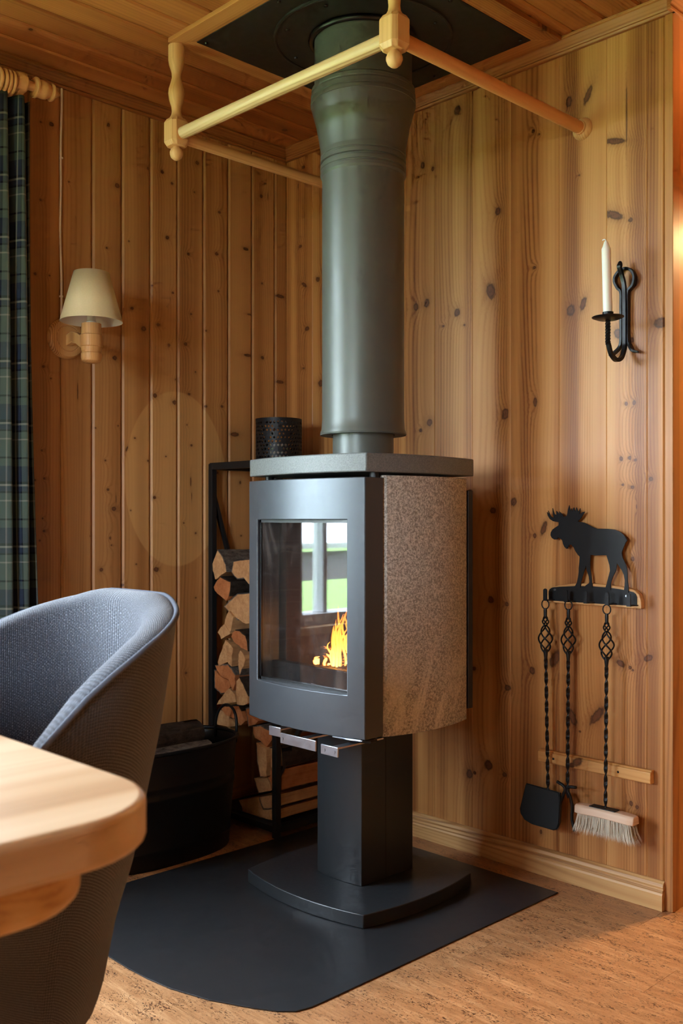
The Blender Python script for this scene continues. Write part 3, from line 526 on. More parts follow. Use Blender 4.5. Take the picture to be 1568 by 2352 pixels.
# windows
def window(name, label, P, a0, a1, z0, z1, mull):
    # P(a, d, z) maps along-wall, depth outwards, height
    def bx(m, A0, A1, d0, d1, Z0, Z1):
        p, q = P(A0, d0, Z0), P(A1, d1, Z1); m.box(min(p[0], q[0]), max(p[0], q[0]), min(p[1], q[1]), max(p[1], q[1]), Z0, Z1)
    f = MB(); t = .04
    bx(f, a0, a0+t, .0, .11, z0, z1); bx(f, a1-t, a1, .0, .11, z0, z1); bx(f, a0+t, a1-t, .0, .11, z1-t, z1); bx(f, a0+t, a1-t, .0, .11, z0, z0+t)
    for a in mull: bx(f, a-.011, a+.011, .03, .09, z0+t, z1-t)
    o = tag(f.build(name, M['railwhite'], None, 0, .003), label, kind='structure')
    e = sorted([a0+t]+[x for m_ in mull for x in (m_-.011, m_+.011)]+[a1-t])
    for a, b in zip(e[::2], e[1::2]):
        g = MB(); bx(g, a, b, .055, .061, z0+t, z1-t); g.build('pane', M['pane'], o, 0)
    s = MB(); bx(s, a0-.05, a1+.05, -.05, .0, z0-.03, z0); s.build('window_sill', M['newx'], o, 0, .004)
    return o
window('window_1', 'wide pine framed window beside the curtain', lambda a, d, z: (a, d, z), *W1, [-3.05, -2.48, -1.92, -1.50])
window('window_2', 'pine framed window in the side wall', lambda a, d, z: (-4.3-d, a, z), *W2, [(-1.7)])
# outdoors, seen only as a reflection in the stove door
tag(box(-40, 40, -40, 60, -.6, -.5).build('ground', M['grass'], None, 0), 'green meadow outside the window', kind='structure')
rl = thing('deck_railing', 'pale painted deck railing outside the window', 'railing', (-2.5, 2.0, -.5))
box(-6, 1.5, 1.94, 2.06, .805, .84).build('top_rail', M['railwhite'], rl, 0)
box(-6, 1.5, 1.98, 2.0, .60, .785).build('rail_board', M['railgrey'], rl, 0)
for k in range(6): box(-5.9+k*1.45, -5.8+k*1.45, 2.0, 2.06, -.5, .805).build('post', M['railgrey'], rl, 0)

# ------------------------------------------------------------------ hearth plate and stove
HP = [(-.10, -1.213), (-.10, -.349), (-.985, -.349), (-1.012, -.354), (-1.04, -.372), (-1.079, -.425), (-1.122, -.515), (-1.152, -.625), (-1.162, -.72), (-1.163, -.80), (-1.160, -.87), (-1.150, -.945), (-1.122, -1.042), (-1.079, -1.131), (-1.05, -1.178), (-1.025, -1.203), (-.99, -1.212), (-.95, -1.213)]
tag(MB().prism(HP, 0.0004, .0034, 'z').build('hearth_plate', M['hearth'], None, 0, .0008), 'dark grey steel floor plate with rounded front under the stove', 'hearth plate')

YC = -.797
def arc(p, q, bul, n=16):
    # points from p to q bulging to the right-hand side of p->q by bul
    p = Vector(p); q = Vector(q); c = (q-p).length; R = (c*c/4+bul*bul)/(2*bul); d = (q-p).normalized(); nr = Vector((d.y, -d.x))
    ctr = (p+q)/2-nr*(R-bul); a0 = math.atan2((p-ctr).y, (p-ctr).x); a1 = math.atan2((q-ctr).y, (q-ctr).x)
    while a1-a0 > math.pi: a1 -= 2*math.pi
    while a1-a0 < -math.pi: a1 += 2*math.pi
    return [(ctr.x+R*math.cos(a0+(a1-a0)*i/n), ctr.y+R*math.sin(a0+(a1-a0)*i/n)) for i in range(n+1)]
def plan(xf, xb, hw, bf, bs):
    y0, y1 = YC-hw, YC+hw
    f = arc((xf, y1), (xf, y0), bf, 24)          # front, left to right, bulging to -x
    r = arc((xf, y0), (xb, y0), bs, 16)          # right side, bulging to -y
    l = arc((xb, y1), (xf, y1), bs, 16)
    return f[:-1]+r+l[:-1]
st = thing('wood_stove', 'tall grey wood stove with curved glass door, stone sides and pedestal foot', 'stove', (-.43, YC, .0034))
MB().prism(plan(-.642, -.225, .2215, .034, .028), .0036, .0375, 'z').build('base_plate', M['stove_low'], st, 30, .002)
pd = arc((-.511, -.714), (-.511, -.884), .012, 12)+[(-.42, -.884), (-.311, -.884), (-.311, -.714)]
MB().prism(pd, .0375, .462, 'z').build('pedestal', M['stove_low'], st, 30, .0015)
box(-.42, -.4185, -.8848, -.884, .0375, .462).build('pedestal_seam', M['stove_dark'], st, 0)
MB().prism(plan(-.634, -.215, .2235, .035, .028), 1.1135, 1.160, 'z').build('top_slab', M['slab'], st, 30, .003)
# carcass with an open firebox
b = MB(); X0, X1, A, B = -.571, -.242, YC-.195, YC+.195
b.box(X0, X1, A, A+.012, .47, 1.092).box(X0, X1, B-.012, B, .47, 1.092).box(X1-.012, X1, A+.012, B-.012, .47, 1.092)
b.box(X0, X1-.012, A+.012, B-.012, 1.075, 1.092).box(X0, X1-.012, A+.012, B-.012, .47, .50)
b.build('carcass', M['stove_dark'], st, 0)
b = MB().box(X0+.01, X1-.012, A+.012, A+.04, .50, 1.075).box(X0+.01, X1-.012, B-.04, B-.012, .50, 1.075).box(X1-.05, X1-.012, A+.04, B-.04, .50, 1.075).box(X0+.01, X1-.05, A+.04, B-.04, .50, .575).box(X0+.06, X1-.05, A+.04, B-.04, 1.0, 1.03)
b.build('firebox_lining', M['vermic'], st, 0)
MB().box(-.60, -.572, A+.02, B-.02, .50, .612).build('log_guard', M['stove_dark'], st, 0, .003)
for k, (x, y) in enumerate(((-.585, -1.0), (-.585, -.60), (-.30, -.98), (-.30, -.61))):
    MB().lathe([(.012, 1.092), (.012, 1.1135)], (x, y, 0), 'z', 12).build('spacer', M['stove_dark'], st, 30)
# side stones
for s in (-1, 1):
    y0 = YC+s*.197
    outer = arc((-.563, YC+s*.226), (-.249, YC+s*.226), -s*-.026 if False else .026, 14) if s < 0 else [(x, 2*YC-y) for x, y in arc((-.563, YC-.226), (-.249, YC-.226), .026, 14)]
    poly = [(-.570, y0), (-.570, YC+s*.217)]+outer+[(-.247, y0)]
    MB().prism(poly, .458, 1.1065, 'z').build('stone_panel', M['stone'], st, 30, .002)
MB().box(-.242, -.222, YC-.226, YC+.226, .485, 1.075).build('back_panel', M['stove_dark'], st, 0, .002)
# door: curved front plate with a window
DX = -.637; hw = .2225; bulge = .035
Rf = (hw*hw+bulge*bulge)/(2*bulge)
def fx(y): return DX-bulge+(Rf-math.sqrt(Rf*Rf-(y-YC)**2))
wy0, wy1, wz0, wz1 = -.970, -.628, .566, .996
ycol = [YC-hw+(wy0-YC+hw)*i/4 for i in range(4)]+[wy0+(wy1-wy0)*i/20 for i in range(20)]+[wy1+(YC+hw-wy1)*i/4 for i in range(5)]
zrow = [.460, wz0, wz1, 1.1005]
d = MB(); nc = len(ycol)
F = [[(fx(y), y, z) for z in zrow] for y in ycol]; Bk = [[(-.573, y, z) for z in zrow] for y in ycol]
base = d.add([p for c in F for p in c]+[p for c in Bk for p in c], [])
fi = lambda i, j: i*4+j
bi = lambda i, j: nc*4+i*4+j
for i in range(nc-1):
    for j in range(3):
        if j == 1 and wy0-1e-6 <= ycol[i] < wy1-1e-6: continue
        d.f += [(fi(i,j), fi(i+1,j), fi(i+1,j+1), fi(i,j+1)), (bi(i,j), bi(i,j+1), bi(i+1,j+1), bi(i+1,j))]
    d.f += [(fi(i,0), bi(i,0), bi(i+1,0), fi(i+1,0)), (fi(i,3), fi(i+1,3), bi(i+1,3), bi(i,3))]
    if wy0-1e-6 <= ycol[i] < wy1-1e-6:
        d.f += [(fi(i,1), fi(i+1,1), bi(i+1,1), bi(i,1)), (fi(i,2), bi(i,2), bi(i+1,2), fi(i+1,2))]
iw0 = min(range(nc), key=lambda i: abs(ycol[i]-wy0)); iw1 = min(range(nc), key=lambda i: abs(ycol[i]-wy1))
for j in range(3): d.f += [(fi(0,j), fi(0,j+1), bi(0,j+1), bi(0,j)), (fi(nc-1,j), bi(nc-1,j), bi(nc-1,j+1), fi(nc-1,j+1))]
d.f += [(fi(iw0,1), bi(iw0,1), bi(iw0,2), fi(iw0,2)), (fi(iw1,1), fi(iw1,2), bi(iw1,2), bi(iw1,1))]
door = d.build('door', M['stove'], st, 30, .0022)
GX = -.640
box(GX, GX+.004, wy0-.006, wy1+.006, wz0-.005, wz1+.005).build('glass', M['glass'], door, 0)
gk = MB()
for za, zb in ((wz0-.004, wz0+.008), (wz1-.008, wz1+.004)): gk.box(GX-.004, GX-.0003, wy0, wy1, za, zb)
for ya, yb in ((wy0-.004, wy0+.006), (wy1-.006, wy1+.004)): gk.box(GX-.004, GX-.0003, ya, yb, wz0, wz1)
gk.build('gasket', M['rubber'], door, 0)
# air levers under the door and the hinge pin
for nm, x, ya, yb, za, zb in (('air_lever', -.672, -.746, -.700, .430, .4545), ('ash_lever', -.684, -.893, -.7595, .4195, .4465), ('door_latch', -.700, -.9885, -.929, .4235, .4475)):
    o = MB().prism([(x, ya), (x, yb), (x+.004, yb), (x+.004, ya)], za, zb, 'z').build(nm, M['chrome'], st, 30, .001)
    MB().box(x+.004, -.52, (ya+yb)/2-.012, (ya+yb)/2+.012, zb-.010, zb-.006).build('arm', M['chrome'], o, 0)
    if nm != 'air_lever':
        for yy in ((ya+.012, yb-.012) if nm == 'door_latch' else (yb-.008,)):
            MB().lathe([(.0045, -.0015), (.0035, 0.)], (x, yy, (za+zb)/2), 'x', 12).build('rivet', M['chrome'], o, 30)
MB().tube([(-.645, -.915, .4555), (-.632, -1.005, .4555)], .003, 8).build('hinge_pin', M['chrome'], st, 40)
MB().tube([(-.632, -1.0, .4555), (-.618, -1.018, .455), (-.60, -1.020, .455)], .0055, 8).build('hinge_knuckle', M['stove_dark'], st, 40)
MB().box(-.62, -.53, -.99, -.60, .4605, .47).build('door_sill', M['stove_dark'], st, 0)
# the fire
tag(MB().sphere((-.43, -.815, .580), .10, 20, (1.0, 1.15, .40)).build('ember_bed', M['ember'], None, 60), 'glowing ember bed inside the stove', 'embers')
for k, (p, q, r, lab) in enumerate((((-.53, -.745, .628), (-.36, -.92, .640), .026, 'charred log lying across the embers in the stove'), ((-.36, -.76, .632), (-.50, -.91, .668), .024, 'burning log leaning on the charred log in the stove'))):
    pts = [Vector(p).lerp(Vector(q), i/6)+Vector((0, 0, random.uniform(-.003, .003))) for i in range(7)]
    tag(MB().tube(pts, [r*random.uniform(.9, 1.1) for _ in pts], 9).build('burning_log', M['ember'], None, 40), lab, 'log', 'logs burning in the stove')
fm = thing('flame', 'bright orange flame behind the stove glass', 'fire', (-.50, -.80, .60))
rf = random.Random(11)
for k in range(34):
    u_ = rf.random()**1.6; cy = -.815+.075*u_+rf.uniform(-.006, .006); cx = -.50+rf.uniform(-.035, .03)
    H = (.155*(1-u_)**2.2+.022)*rf.uniform(.6, 1.08); w = rf.uniform(.0035, .0085); ph = rf.uniform(0, 6)
    ts = [i/11 for i in range(12)]
    pts = [Vector((cx+.012*math.sin(ph+5*t)*t, cy+.013*math.sin(ph*2+6*t)*t, .606+H*t)) for t in ts]
    MB().tube(pts, [w*(.5+1.5*t)*(1-t)**.9*1.3+.0004 for t in ts], 9).build('flame_tongue', M['flame'], fm, 80)
fl_ = bpy.data.lights.new('fire_glow', 'POINT'); fl_.energy = .03; fl_.color = (1, .42, .12); fl_.shadow_soft_size = .03
fo = bpy.data.objects.new('fire_glow', fl_); fo.location = (-.47, -.80, .72); col.objects.link(fo)

# ------------------------------------------------------------------ flue pipe and ceiling shield
AX = (-.427, -.807, 0)
fp = thing('flue_pipe', 'grey insulated flue pipe rising from the stove to the ceiling', 'flue pipe', (AX[0], AX[1], 1.16))
MB().lathe([(.083, 1.1605), (.083, 1.27)], AX, 'z', 48).build('inner_pipe', M['pipe'], fp, 30)
MB().lathe([(.086, 1.226), (.112, 1.2245), (.1165, 1.2245), (.1178, 1.228), (.1165, 1.2315), (.1165, 1.234), (.1135, 1.240), (.112, 1.265), (.112, 1.915), (.1128, 1.924)], AX, 'z', 64, False).build('outer_pipe', M['pipe'], fp, 30)
MB().lathe([(.112, 1.922), (.1135, 1.924), (.1168, 1.929), (.1168, 1.938), (.1148, 1.9395), (.1148, 1.9425), (.1168, 1.944), (.1168, 1.954), (.1125, 1.956)], AX, 'z', 64, False).build('locking_band', M['pipe'], fp, 25)
MB().lathe([(.1125, 1.954), (.1125, 1.960), (.1165, 1.962), (.1165, 1.972), (.1146, 1.9735), (.1146, 1.9765), (.1165, 1.978), (.1165, 1.990)], AX, 'z', 64, False).build('locking_band', M['pipe'], fp, 25)
MB().lathe([(.1155, 1.989), (.1165, 2.0), (.1205, 2.025), (.128, 2.065), (.1355, 2.092), (.1405, 2.110), (.142, 2.118)], AX, 'z', 64, False).build('reducer', M['pipe'], fp, 40)
MB().lathe([(.1418, 2.117), (.1432, 2.118), (.1432, 2.127), (.1405, 2.1285), (.1405, 2.131), (.1425, 2.1325), (.1425, 2.145), (.1395, 2.1475), (.1395, 2.150), (.141, 2.152), (.141, 2.160), (.1345, 2.165)], AX, 'z', 64, False).build('reducer_band', M['pipe'], fp, 25)
MB().lathe([(.133, 2.163), (.133, 2.3045)], AX, 'z', 64, False).build('upper_sleeve', M['pipe'], fp, 30)
cs = thing('ceiling_heat_shield', 'square black steel ceiling plate in a pine frame around the flue', 'ceiling plate', (-.418, -.798, 2.304))
box(-.740, -.094, -1.121, -.475, 2.3055, 2.3195).build('plate', M['dark_plate'], cs, 0)
ring = MB().lathe([(.150, 2.3055), (.150, 2.3020), (.236, 2.3020), (.2365, 2.300), (.240, 2.2985), (.2435, 2.300), (.2440, 2.3055)], AX, 'z', 72, False)
ring.build('round_cover', M['dark_plate'], cs, 30)
tor = [(.1405+.0075*math.cos(a), 2.2965+.0075*math.sin(a)) for a in [2*math.pi*i/10 for i in range(11)]]
MB().lathe(tor, AX, 'z', 64, False).build('sealing_ring', M['rubber'], cs, 60)
scr = [(-.721, -.493), (-.722, -.798), (-.41, -.483), (-.117, -1.104), (-.1155, -.7988), (-.416, -1.104), (-.117, -.493), (-.721, -1.104)]
scr += [(AX[0]+.212*math.cos(a), AX[1]+.212*math.sin(a)) for a in [math.radians(18+45*i) for i in range(8)]]
for i, (x, y) in enumerate(scr):
    zz = 2.3055 if i < 8 else 2.3020
    MB().lathe([(.0045, zz), (.0055, zz-.002), (.0035, zz-.005)], (x, y, 0), 'z', 10).build('screw', M['rubber'], cs, 30)
fo_, fi_ = (-.795, -.033, -1.180, -.417), (-.731, -.104, -1.111, -.4848)
def frame_board(poly, m): MB().prism(poly, 2.3075, 2.3198, 'z').build('frame_board', m, cs, 0, .0012)
frame_board([(fo_[0], fo_[2]), (fo_[0], fo_[3]), (fi_[0], fi_[3]), (fi_[0], fi_[2])], M['framey'])
frame_board([(fo_[1], fo_[2]), (fo_[1], fo_[3]), (fi_[1], fi_[3]), (fi_[1], fi_[2])], M['framey'])
frame_board([(fo_[0], fo_[2]), (fo_[1], fo_[2]), (fi_[1], fi_[2]), (fi_[0], fi_[2])], M['framex'])
frame_board([(fo_[0], fo_[3]), (fo_[1], fo_[3]), (fi_[1], fi_[3]), (fi_[0], fi_[3])], M['framex'])

# ------------------------------------------------------------------ drying rack of turned pine under the ceiling
RZ = 2.0600
dr = thing('drying_rack', 'pine drying rack of round rods hanging on turned posts around the flue', 'drying rack', (-.758, -.82, 2.02))
def post(x, y, ztop):
    k = (ztop-2.104)/(2.3075-2.104)
    prof = [(.0225, ztop), (.0225, ztop-.040*k), (.0205, ztop-.052*k), (.0135, ztop-.075*k), (.0125, ztop-.088*k), (.0160, ztop-.102*k), (.0215, ztop-.120*k), (.0225, ztop-.132*k), (.0200, ztop-.150*k), (.0140, ztop-.170*k), (.0130, ztop-.182*k), (.0145, ztop-.192*k), (.0190, ztop-.200*k), (.0230, 2.1035)]
    p = MB().lathe(prof[::-1], (x, y, 0), 'z', 28).build('post', M['newz'], dr, 40)
    h, c = .0285, .010
    def octo(q): return [(x-h*q+c, y-h*q), (x+h*q-c, y-h*q), (x+h*q, y-h*q+c), (x+h*q, y+h*q-c), (x+h*q-c, y+h*q), (x-h*q+c, y+h*q), (x-h*q, y+h*q-c), (x-h*q, y-h*q+c)]
    m = MB(); lv = [(2.104, .80), (2.094, 1.), (2.040, 1.), (2.028, .80)]
    m.add([(a, b_, z) for z, q in lv for a, b_ in octo(q)], [tuple(range(8)), tuple(range(24, 32))[::-1]]+[(r*8+i, r*8+(i+1) % 8, (r+1)*8+(i+1) % 8, (r+1)*8+i) for r in range(3) for i in range(8)])
    m.build('post_block', M['newz'], p, 0, .0015)
    MB().lathe([(.0001, 1.9915), (.008, 1.993), (.015, 1.999), (.0185, 2.008), (.0185, 2.014), (.0150, 2.022), (.0100, 2.0265), (.0095, 2.030)], (x, y, 0), 'z', 24).build('ball_finial', M['newz'], p, 60)
post(-.765, -.414, 2.3075); post(-.7515, -1.221, 2.3198)
MB().tube([(-.764, -.436, RZ), (-.752, -1.196, RZ)], .0165, 20).build('rod', M['newy'], dr, 50)
MB().tube([(-.738, -.416, RZ-.002), (-.012, -.416, RZ-.002)], .0160, 20).build('rod', M['newx'], dr, 50)
MB().tube([(-.725, -1.2215, RZ), (-.012, -1.2255, RZ)], .0165, 20).build('rod', wood('turned_pine_end', 'z', 'x', None, 17., (hx(228,168,104), hx(206,140,80), hx(168,104,54)), freq=60., kd=.3, ku=5, kv=2, ringw=.4), dr, 50)
for y in (-.416, -1.2255):
    MB().lathe([(.0185, -.020), (.0195, -.014), (.0250, -.010), (.0300, -.0015), (.0300, 0.)], (-.0005, y, RZ), 'x', 28).build('flange', M['newx'], dr, 40)

# ------------------------------------------------------------------ firewood rack, logs, tub, lantern
fr = thing('firewood_rack', 'tall narrow black steel firewood rack in the corner', 'firewood rack', (-.18, -.18, .0))
LX0, LX1, LY0, LY1, TZ = -.349, -.035, -.352, -.002, 1.182
for x in (LX0, LX1-.02):
    for y in (LY0, LY1-.021): box(x, x+.02, y, y+.02, .0005, TZ).build('leg', M['black'], fr, 0, .001)
for z in (TZ-.02, .018):
    for x in (LX0, LX1-.02): box(x, x+.02, LY0+.02, LY1-.021, z, z+.02).build('crossbar', M['black'], fr, 0, .001)
    for y in (LY0, LY1-.021): box(LX0+.02, LX1-.02, y, y+.02, z, z+.02).build('side_bar', M['black'], fr, 0, .001)
box(LX0+.003, LX1-.003, LY0+.003, LY1-.004, TZ, TZ+.003).build('top_shelf', M['black'], fr, 0)
box(LX0+.02, LX1-.02, LY0+.02, LY1-.022, .038, .0405).build('floor_sheet', M['black'], fr, 0)
MB().tube([(LX0+.012, LY1-.011, 1.085), (-.19, LY1-.011, .615)], 1., rect=(.008, .005), up=(0,1,0)).build('brace', M['black'], fr, 0)
MB().tube([(LX0+.012, LY0+.009, .185), (-.085, LY0+.009, .56)], 1., rect=(.008, .005), up=(0,1,0)).build('brace', M['black'], fr, 0)
LLAB = ['split log with grey bark top, topmost at the left of the stack',
 'bark-edged split log at the top of the stack against the stove door',
 'wedge-shaped log with smooth dark bark, second from the top at left',
 'log turning its rough grey bark outwards in the upper stack',
 'narrow pale upright split log under the grey bark log',
 'small tan split log at the left edge of the stack middle',
 'half-round log with orange end in the middle of the stack',
 'large pale log with squared split end in the middle of the stack',
 'thin pointed wedge log beside the squared pale log',
 'orange-brown split log lying flat below the squared pale log',
 'reddish rough-grained log at the left edge of the lower stack',
 'pale triangular log pointing left in the lower stack',
 'tall pale wedge log with dark bark beside the triangular log',
 'wide brown log seen through the arched tub handle',
 'orange split log just below the lower left corner of the stove door',
 'dark log behind the left foot of the tub handle',
 'orange fan-shaped log left of the steel levers under the stove',
 'tall dim log below the fan-shaped log',
 'black-barked log behind the front rack leg under the stove',
 'broad pale split log with smooth side face right of the rack leg',
 'small bark-covered log below the broad pale log',
 'lowest log of the stack resting on the rack floor',
 'dim squarish log left of the rack leg above the lowest logs']
def make_log(name, X, poly, bark, L, mat, bmat, seed):
    rnd = random.Random(seed)
    pts = [Vector((y, z)) for y, z in poly]
    area = sum(pts[i].x*pts[(i+1) % len(pts)].y-pts[(i+1) % len(pts)].x*pts[i].y for i in range(len(pts)))
    sg = 1 if area > 0 else -1
    c = sum(pts, Vector((0, 0)))/len(pts)
    pts = [c+(p-c)*.97 for p in pts]
    # refine the outline
    fine, src = [], []
    for i in range(len(pts)):
        a, b_ = pts[i], pts[(i+1) % len(pts)]; k = max(1, int((b_-a).length/.012))
        for j in range(k):
            q = a.lerp(b_, j/k)
            if j: q = q+Vector((rnd.uniform(-1, 1), rnd.uniform(-1, 1)))*.0008
            fine.append(q); src.append(i)
    n = len(fine); S = 7; m = MB()
    def pos(i, s_):
        t = s_/S; q = c+(fine[i]-c)*(1-.07*t)
        w = noise.noise(Vector((q.x*30+seed, q.y*30, t*2.5)))*.003*(1 if 0 < s_ else .0)
        e = noise.noise(Vector((q.x*60+seed*3, q.y*60, 5.)))*.004 if s_ == 0 else 0
        dr_ = (fine[i]-c).normalized()
        return (X+t*L+e, q.x+dr_.x*w, q.y+dr_.y*w)
    vs = [pos(i, s_) for s_ in range(S+1) for i in range(n)]
    fs = [(s_*n+i, s_*n+(i+1) % n, (s_+1)*n+(i+1) % n, (s_+1)*n+i) for s_ in range(S) for i in range(n)]
    fs += [tuple(range(S*n, (S+1)*n)), tuple(range(n))[::-1]]
    m.add(vs, fs); o = m.build(name, mat, None, 40)
    idx = [i for i in range(n) if src[i] in bark]
    if idx:
        bk = MB(); th = .004
        for i in idx:
            for s_ in range(S):
                pa, pb, pc, pd_ = [Vector(pos(i % n, s_)), Vector(pos((i+1) % n, s_)), Vector(pos((i+1) % n, s_+1)), Vector(pos(i, s_+1))]
                def outw(p): return Vector((0, p.y-c.x, p.z-c.y)).normalized()*th
                q = [p+outw(p)*.02 for p in (pa, pb, pc, pd_)]+[p+outw(p) for p in (pa, pb, pc, pd_)]
                bk.add([tuple(p) for p in q], [(3,2,1,0), (4,5,6,7), (0,1,5,4), (1,2,6,5), (2,3,7,6), (3,0,4,7)])
        bk.build('bark', bmat, o, 50)
    return o
for i, (X, poly, bark) in enumerate(LOGS):
    mat = M['split_b'] if i in (2, 6, 9, 10, 13, 14, 16, 19) else M['split_a']
    bm_ = M['bark_dark'] if i in (2, 6, 12, 13, 18) else M['bark_grey']
    o = make_log('split_log', X, poly, bark, .27, mat, bm_, i+1)
    tag(o, LLAB[i], 'log', 'logs stacked in the firewood rack')
# log tub
tb = thing('log_tub', 'black oval sheet metal log tub standing by the firewood rack', 'tub', (-.68, -.188, .0))
TC = (-.68, -.188); TA, TB = .268, .152
def oval(k, e=2.6, n=64):
    o_ = []
    for i in range(n):
        a = 2*math.pi*i/n; ca, sa = math.cos(a), math.sin(a)
        o_.append((TC[0]+TA*k*math.copysign(abs(ca)**(2/e), ca), TC[1]+TB*k*math.copysign(abs(sa)**(2/e), sa)))
    return o_
lv = [(.0005, .875), (.006, .885), (.045, .893), (.05, .903), (.056, .896), (.19, .94), (.195, .952), (.203, .952), (.208, .942), (.22, .945), (.226, .956), (.233, .956), (.238, .948), (.318, .975), (.326, .985)]
m = MB(); n_ = 64
for z, k in lv: m.v += [(x, y, z) for x, y in oval(k)]
m.f = [(r*n_+i, r*n_+(i+1) % n_, (r+1)*n_+(i+1) % n_, (r+1)*n_+i) for r in range(len(lv)-1) for i in range(n_)]+[tuple(range(n_))[::-1]]
m.build('tub_body', M['tub'], tb, 30, solid=.0016)
MB().tube([(x, y, .3275) for x, y in oval(.99)], .0055, 8, closed=True).build('rim', M['tub'], tb, 60)
for s in (1, -1):
    xe = TC[0]+s*(TA*.985)
    pts = [(xe-s*.012, TC[1]-.062+.0, .300), (xe-s*.008, TC[1]-.062, .35), (xe-s*.004, TC[1]-.050, .385), (xe, TC[1]-.022, .405), (xe, TC[1]+.010, .405), (xe-s*.004, TC[1]+.034, .385), (xe-s*.008, TC[1]+.045, .35), (xe-s*.012, TC[1]+.045, .300)]
    MB().tube(curve(pts, 5), .0045, 10).build('handle', M['tub'], tb, 60)
for k, (yy, zz, ry, rz, xa, L, lab) in enumerate(((-.232, .345, .045, .046, -.93, .365, 'thick bark-covered log lying on top in the black tub'), (-.276, .292, .036, .040, -.90, .345, 'lower brown log lying along the near rim inside the black tub'))):
    pl = [(yy+ry*math.cos(a)*(1+.1*math.sin(3*a)), zz+rz*math.sin(a)) for a in [2*math.pi*i/12 for i in range(12)]]
    o = make_log('bark_log', xa, pl, tuple(range(12)), L, M['split_b'], M['bark_dark'] if k == 0 else M['bark_grey'], 40+k)
    tag(o, lab, 'log', 'logs in the black tub')
# perforated lantern on the rack
LC = (-.190, -.180); LR = .0765; z0, z1 = TZ+.0035, TZ+.148
ln = thing('candle_lantern', 'black perforated metal candle lantern on the firewood rack', 'lantern', (LC[0], LC[1], z0))
m = MB(); NU, NV = 38, 10; hz0, hz1 = z0+.010, z1-.010
def cyl(a, z): return (LC[0]+LR*math.cos(a), LC[1]+LR*math.sin(a), z)
rr = random.Random(3)
for i in range(NU):
    for j in range(NV):
        sh = (j % 2)*.5
        a0, a1 = 2*math.pi*(i+sh)/NU, 2*math.pi*(i+1+sh)/NU; za, zb = hz0+(hz1-hz0)*j/NV, hz0+(hz1-hz0)*(j+1)/NV
        am, zm = (a0+a1)/2, (za+zb)/2; ha, hz = (a1-a0)/2, (zb-za)/2
        C4 = [cyl(a0, za), cyl(am, za), cyl(a1, za), cyl(a1, zm), cyl(a1, zb), cyl(am, zb), cyl(a0, zb), cyl(a0, zm)]
        if rr.random() < .16: m.add([C4[k] for k in (0, 2, 4, 6)], [(0, 1, 2, 3)]); continue
        q = rr.uniform(-.45, .45); w = rr.uniform(.66, .9); h = rr.uniform(.76, .94)
        D = [cyl(am-ha*w*.3-q*ha*.3, zm-hz*h*.55), cyl(am-q*ha*.6, zm-hz*h), cyl(am+ha*w*.5, zm-hz*h*.4), cyl(am+ha*w, zm), cyl(am+ha*w*.5+q*ha*.3, zm+hz*h*.55), cyl(am+q*ha*.6, zm+hz*h), cyl(am-ha*w*.5, zm+hz*h*.4), cyl(am-ha*w, zm)]
        m.add(C4+D, [(k, (k+1) % 8, 8+(k+1) % 8, 8+k) for k in range(8)])
m.build('perforated_shade', M['black'], ln, 0, recalc=False, solid=.0010)
for za, zb in ((z0, hz0), (hz1, z1)):
    MB().lathe([(LR-.0008, za), (LR+.0008, za), (LR+.0008, zb), (LR-.0008, zb), (LR-.0008, za)], (LC[0], LC[1], 0), 'z', 48, False).build('band', M['black'], ln, 30)
MB().lathe([(.0001, z0), (LR-.001, z0), (LR-.001, z0+.002), (.0001, z0+.002)], (LC[0], LC[1], 0), 'z', 40, False).build('bottom_disc', M['black'], ln, 30)
tag(MB().lathe([(.030, z0+.0025), (.030, z0+.06), (.026, z0+.064), (.0001, z0+.062)], (LC[0], LC[1], 0), 'z', 32).build('pillar_candle', M['candle'], None, 40), 'pale pillar candle inside the perforated lantern', 'candle')

# ------------------------------------------------------------------ left wall: lamp, cable, curtain
BX, BZ, LY = -.8756, 1.5353, -.150
wlamp = thing('wall_lamp', 'pine wall lamp with a cream cone shade', 'wall lamp', (BX, 0, 1.44))
MB().lathe([(.060, -.0003), (.060, -.006), (.0585, -.013), (.054, -.019), (.040, -.0215), (.038, -.0195), (.036, -.0215), (.0001, -.022)], (BX, 0, BZ), 'y', 48).build('wall_disc', M['lampwood'], wlamp, 40)
arm = [(-.018, .004), (-.050, .010), (-.080, .002), (-.105, -.012), (-.130, -.022), (-.130, -.052), (-.100, -.044), (-.075, -.030), (-.050, -.022), (-.018, -.030)]
MB().prism([(y, BZ+.006+z) for y, z in arm], BX-.010, BX+.010, 'x').build('arm', M['lampwood'], wlamp, 40, .003)
cc_ = (BX, LY, 0)
MB().lathe([(.0001, 1.447), (.020, 1.448), (.027, 1.453), (.0295, 1.462), (.0295, 1.474), (.0275, 1.4765), (.0275, 1.480), (.0290, 1.483), (.0290, 1.4925), (.0320, 1.4945), (.0325, 1.510), (.0320, 1.5265), (.0290, 1.5290), (.0285, 1.545), (.0280, 1.560), (.0001, 1.5605)], cc_, 'z', 40).build('stem', M['lampwood'], wlamp, 35)
MB().lathe([(.014, 1.5605), (.0145, 1.566), (.0125, 1.568), (.0125, 1.580), (.011, 1.590), (.0001, 1.590)], cc_, 'z', 24).build('socket', M['porcelain'], wlamp, 40)
MB().lathe([(.010, 1.588), (.014, 1.605), (.020, 1.625), (.017, 1.645), (.006, 1.656), (.0001, 1.658)], cc_, 'z', 24).build('bulb', M['porcelain'], wlamp, 60)
sh = MB().lathe([(.0885, 1.566), (.0500, 1.708)], cc_, 'z', 56, False).build('lamp_shade', M['shade'], wlamp, 60, recalc=True, solid=.0008)
MB().lathe([(.0878, 1.5665), (.0494, 1.7075)], cc_, 'z', 56, False).build('shade_lining', M['shade_in'], sh, 60)
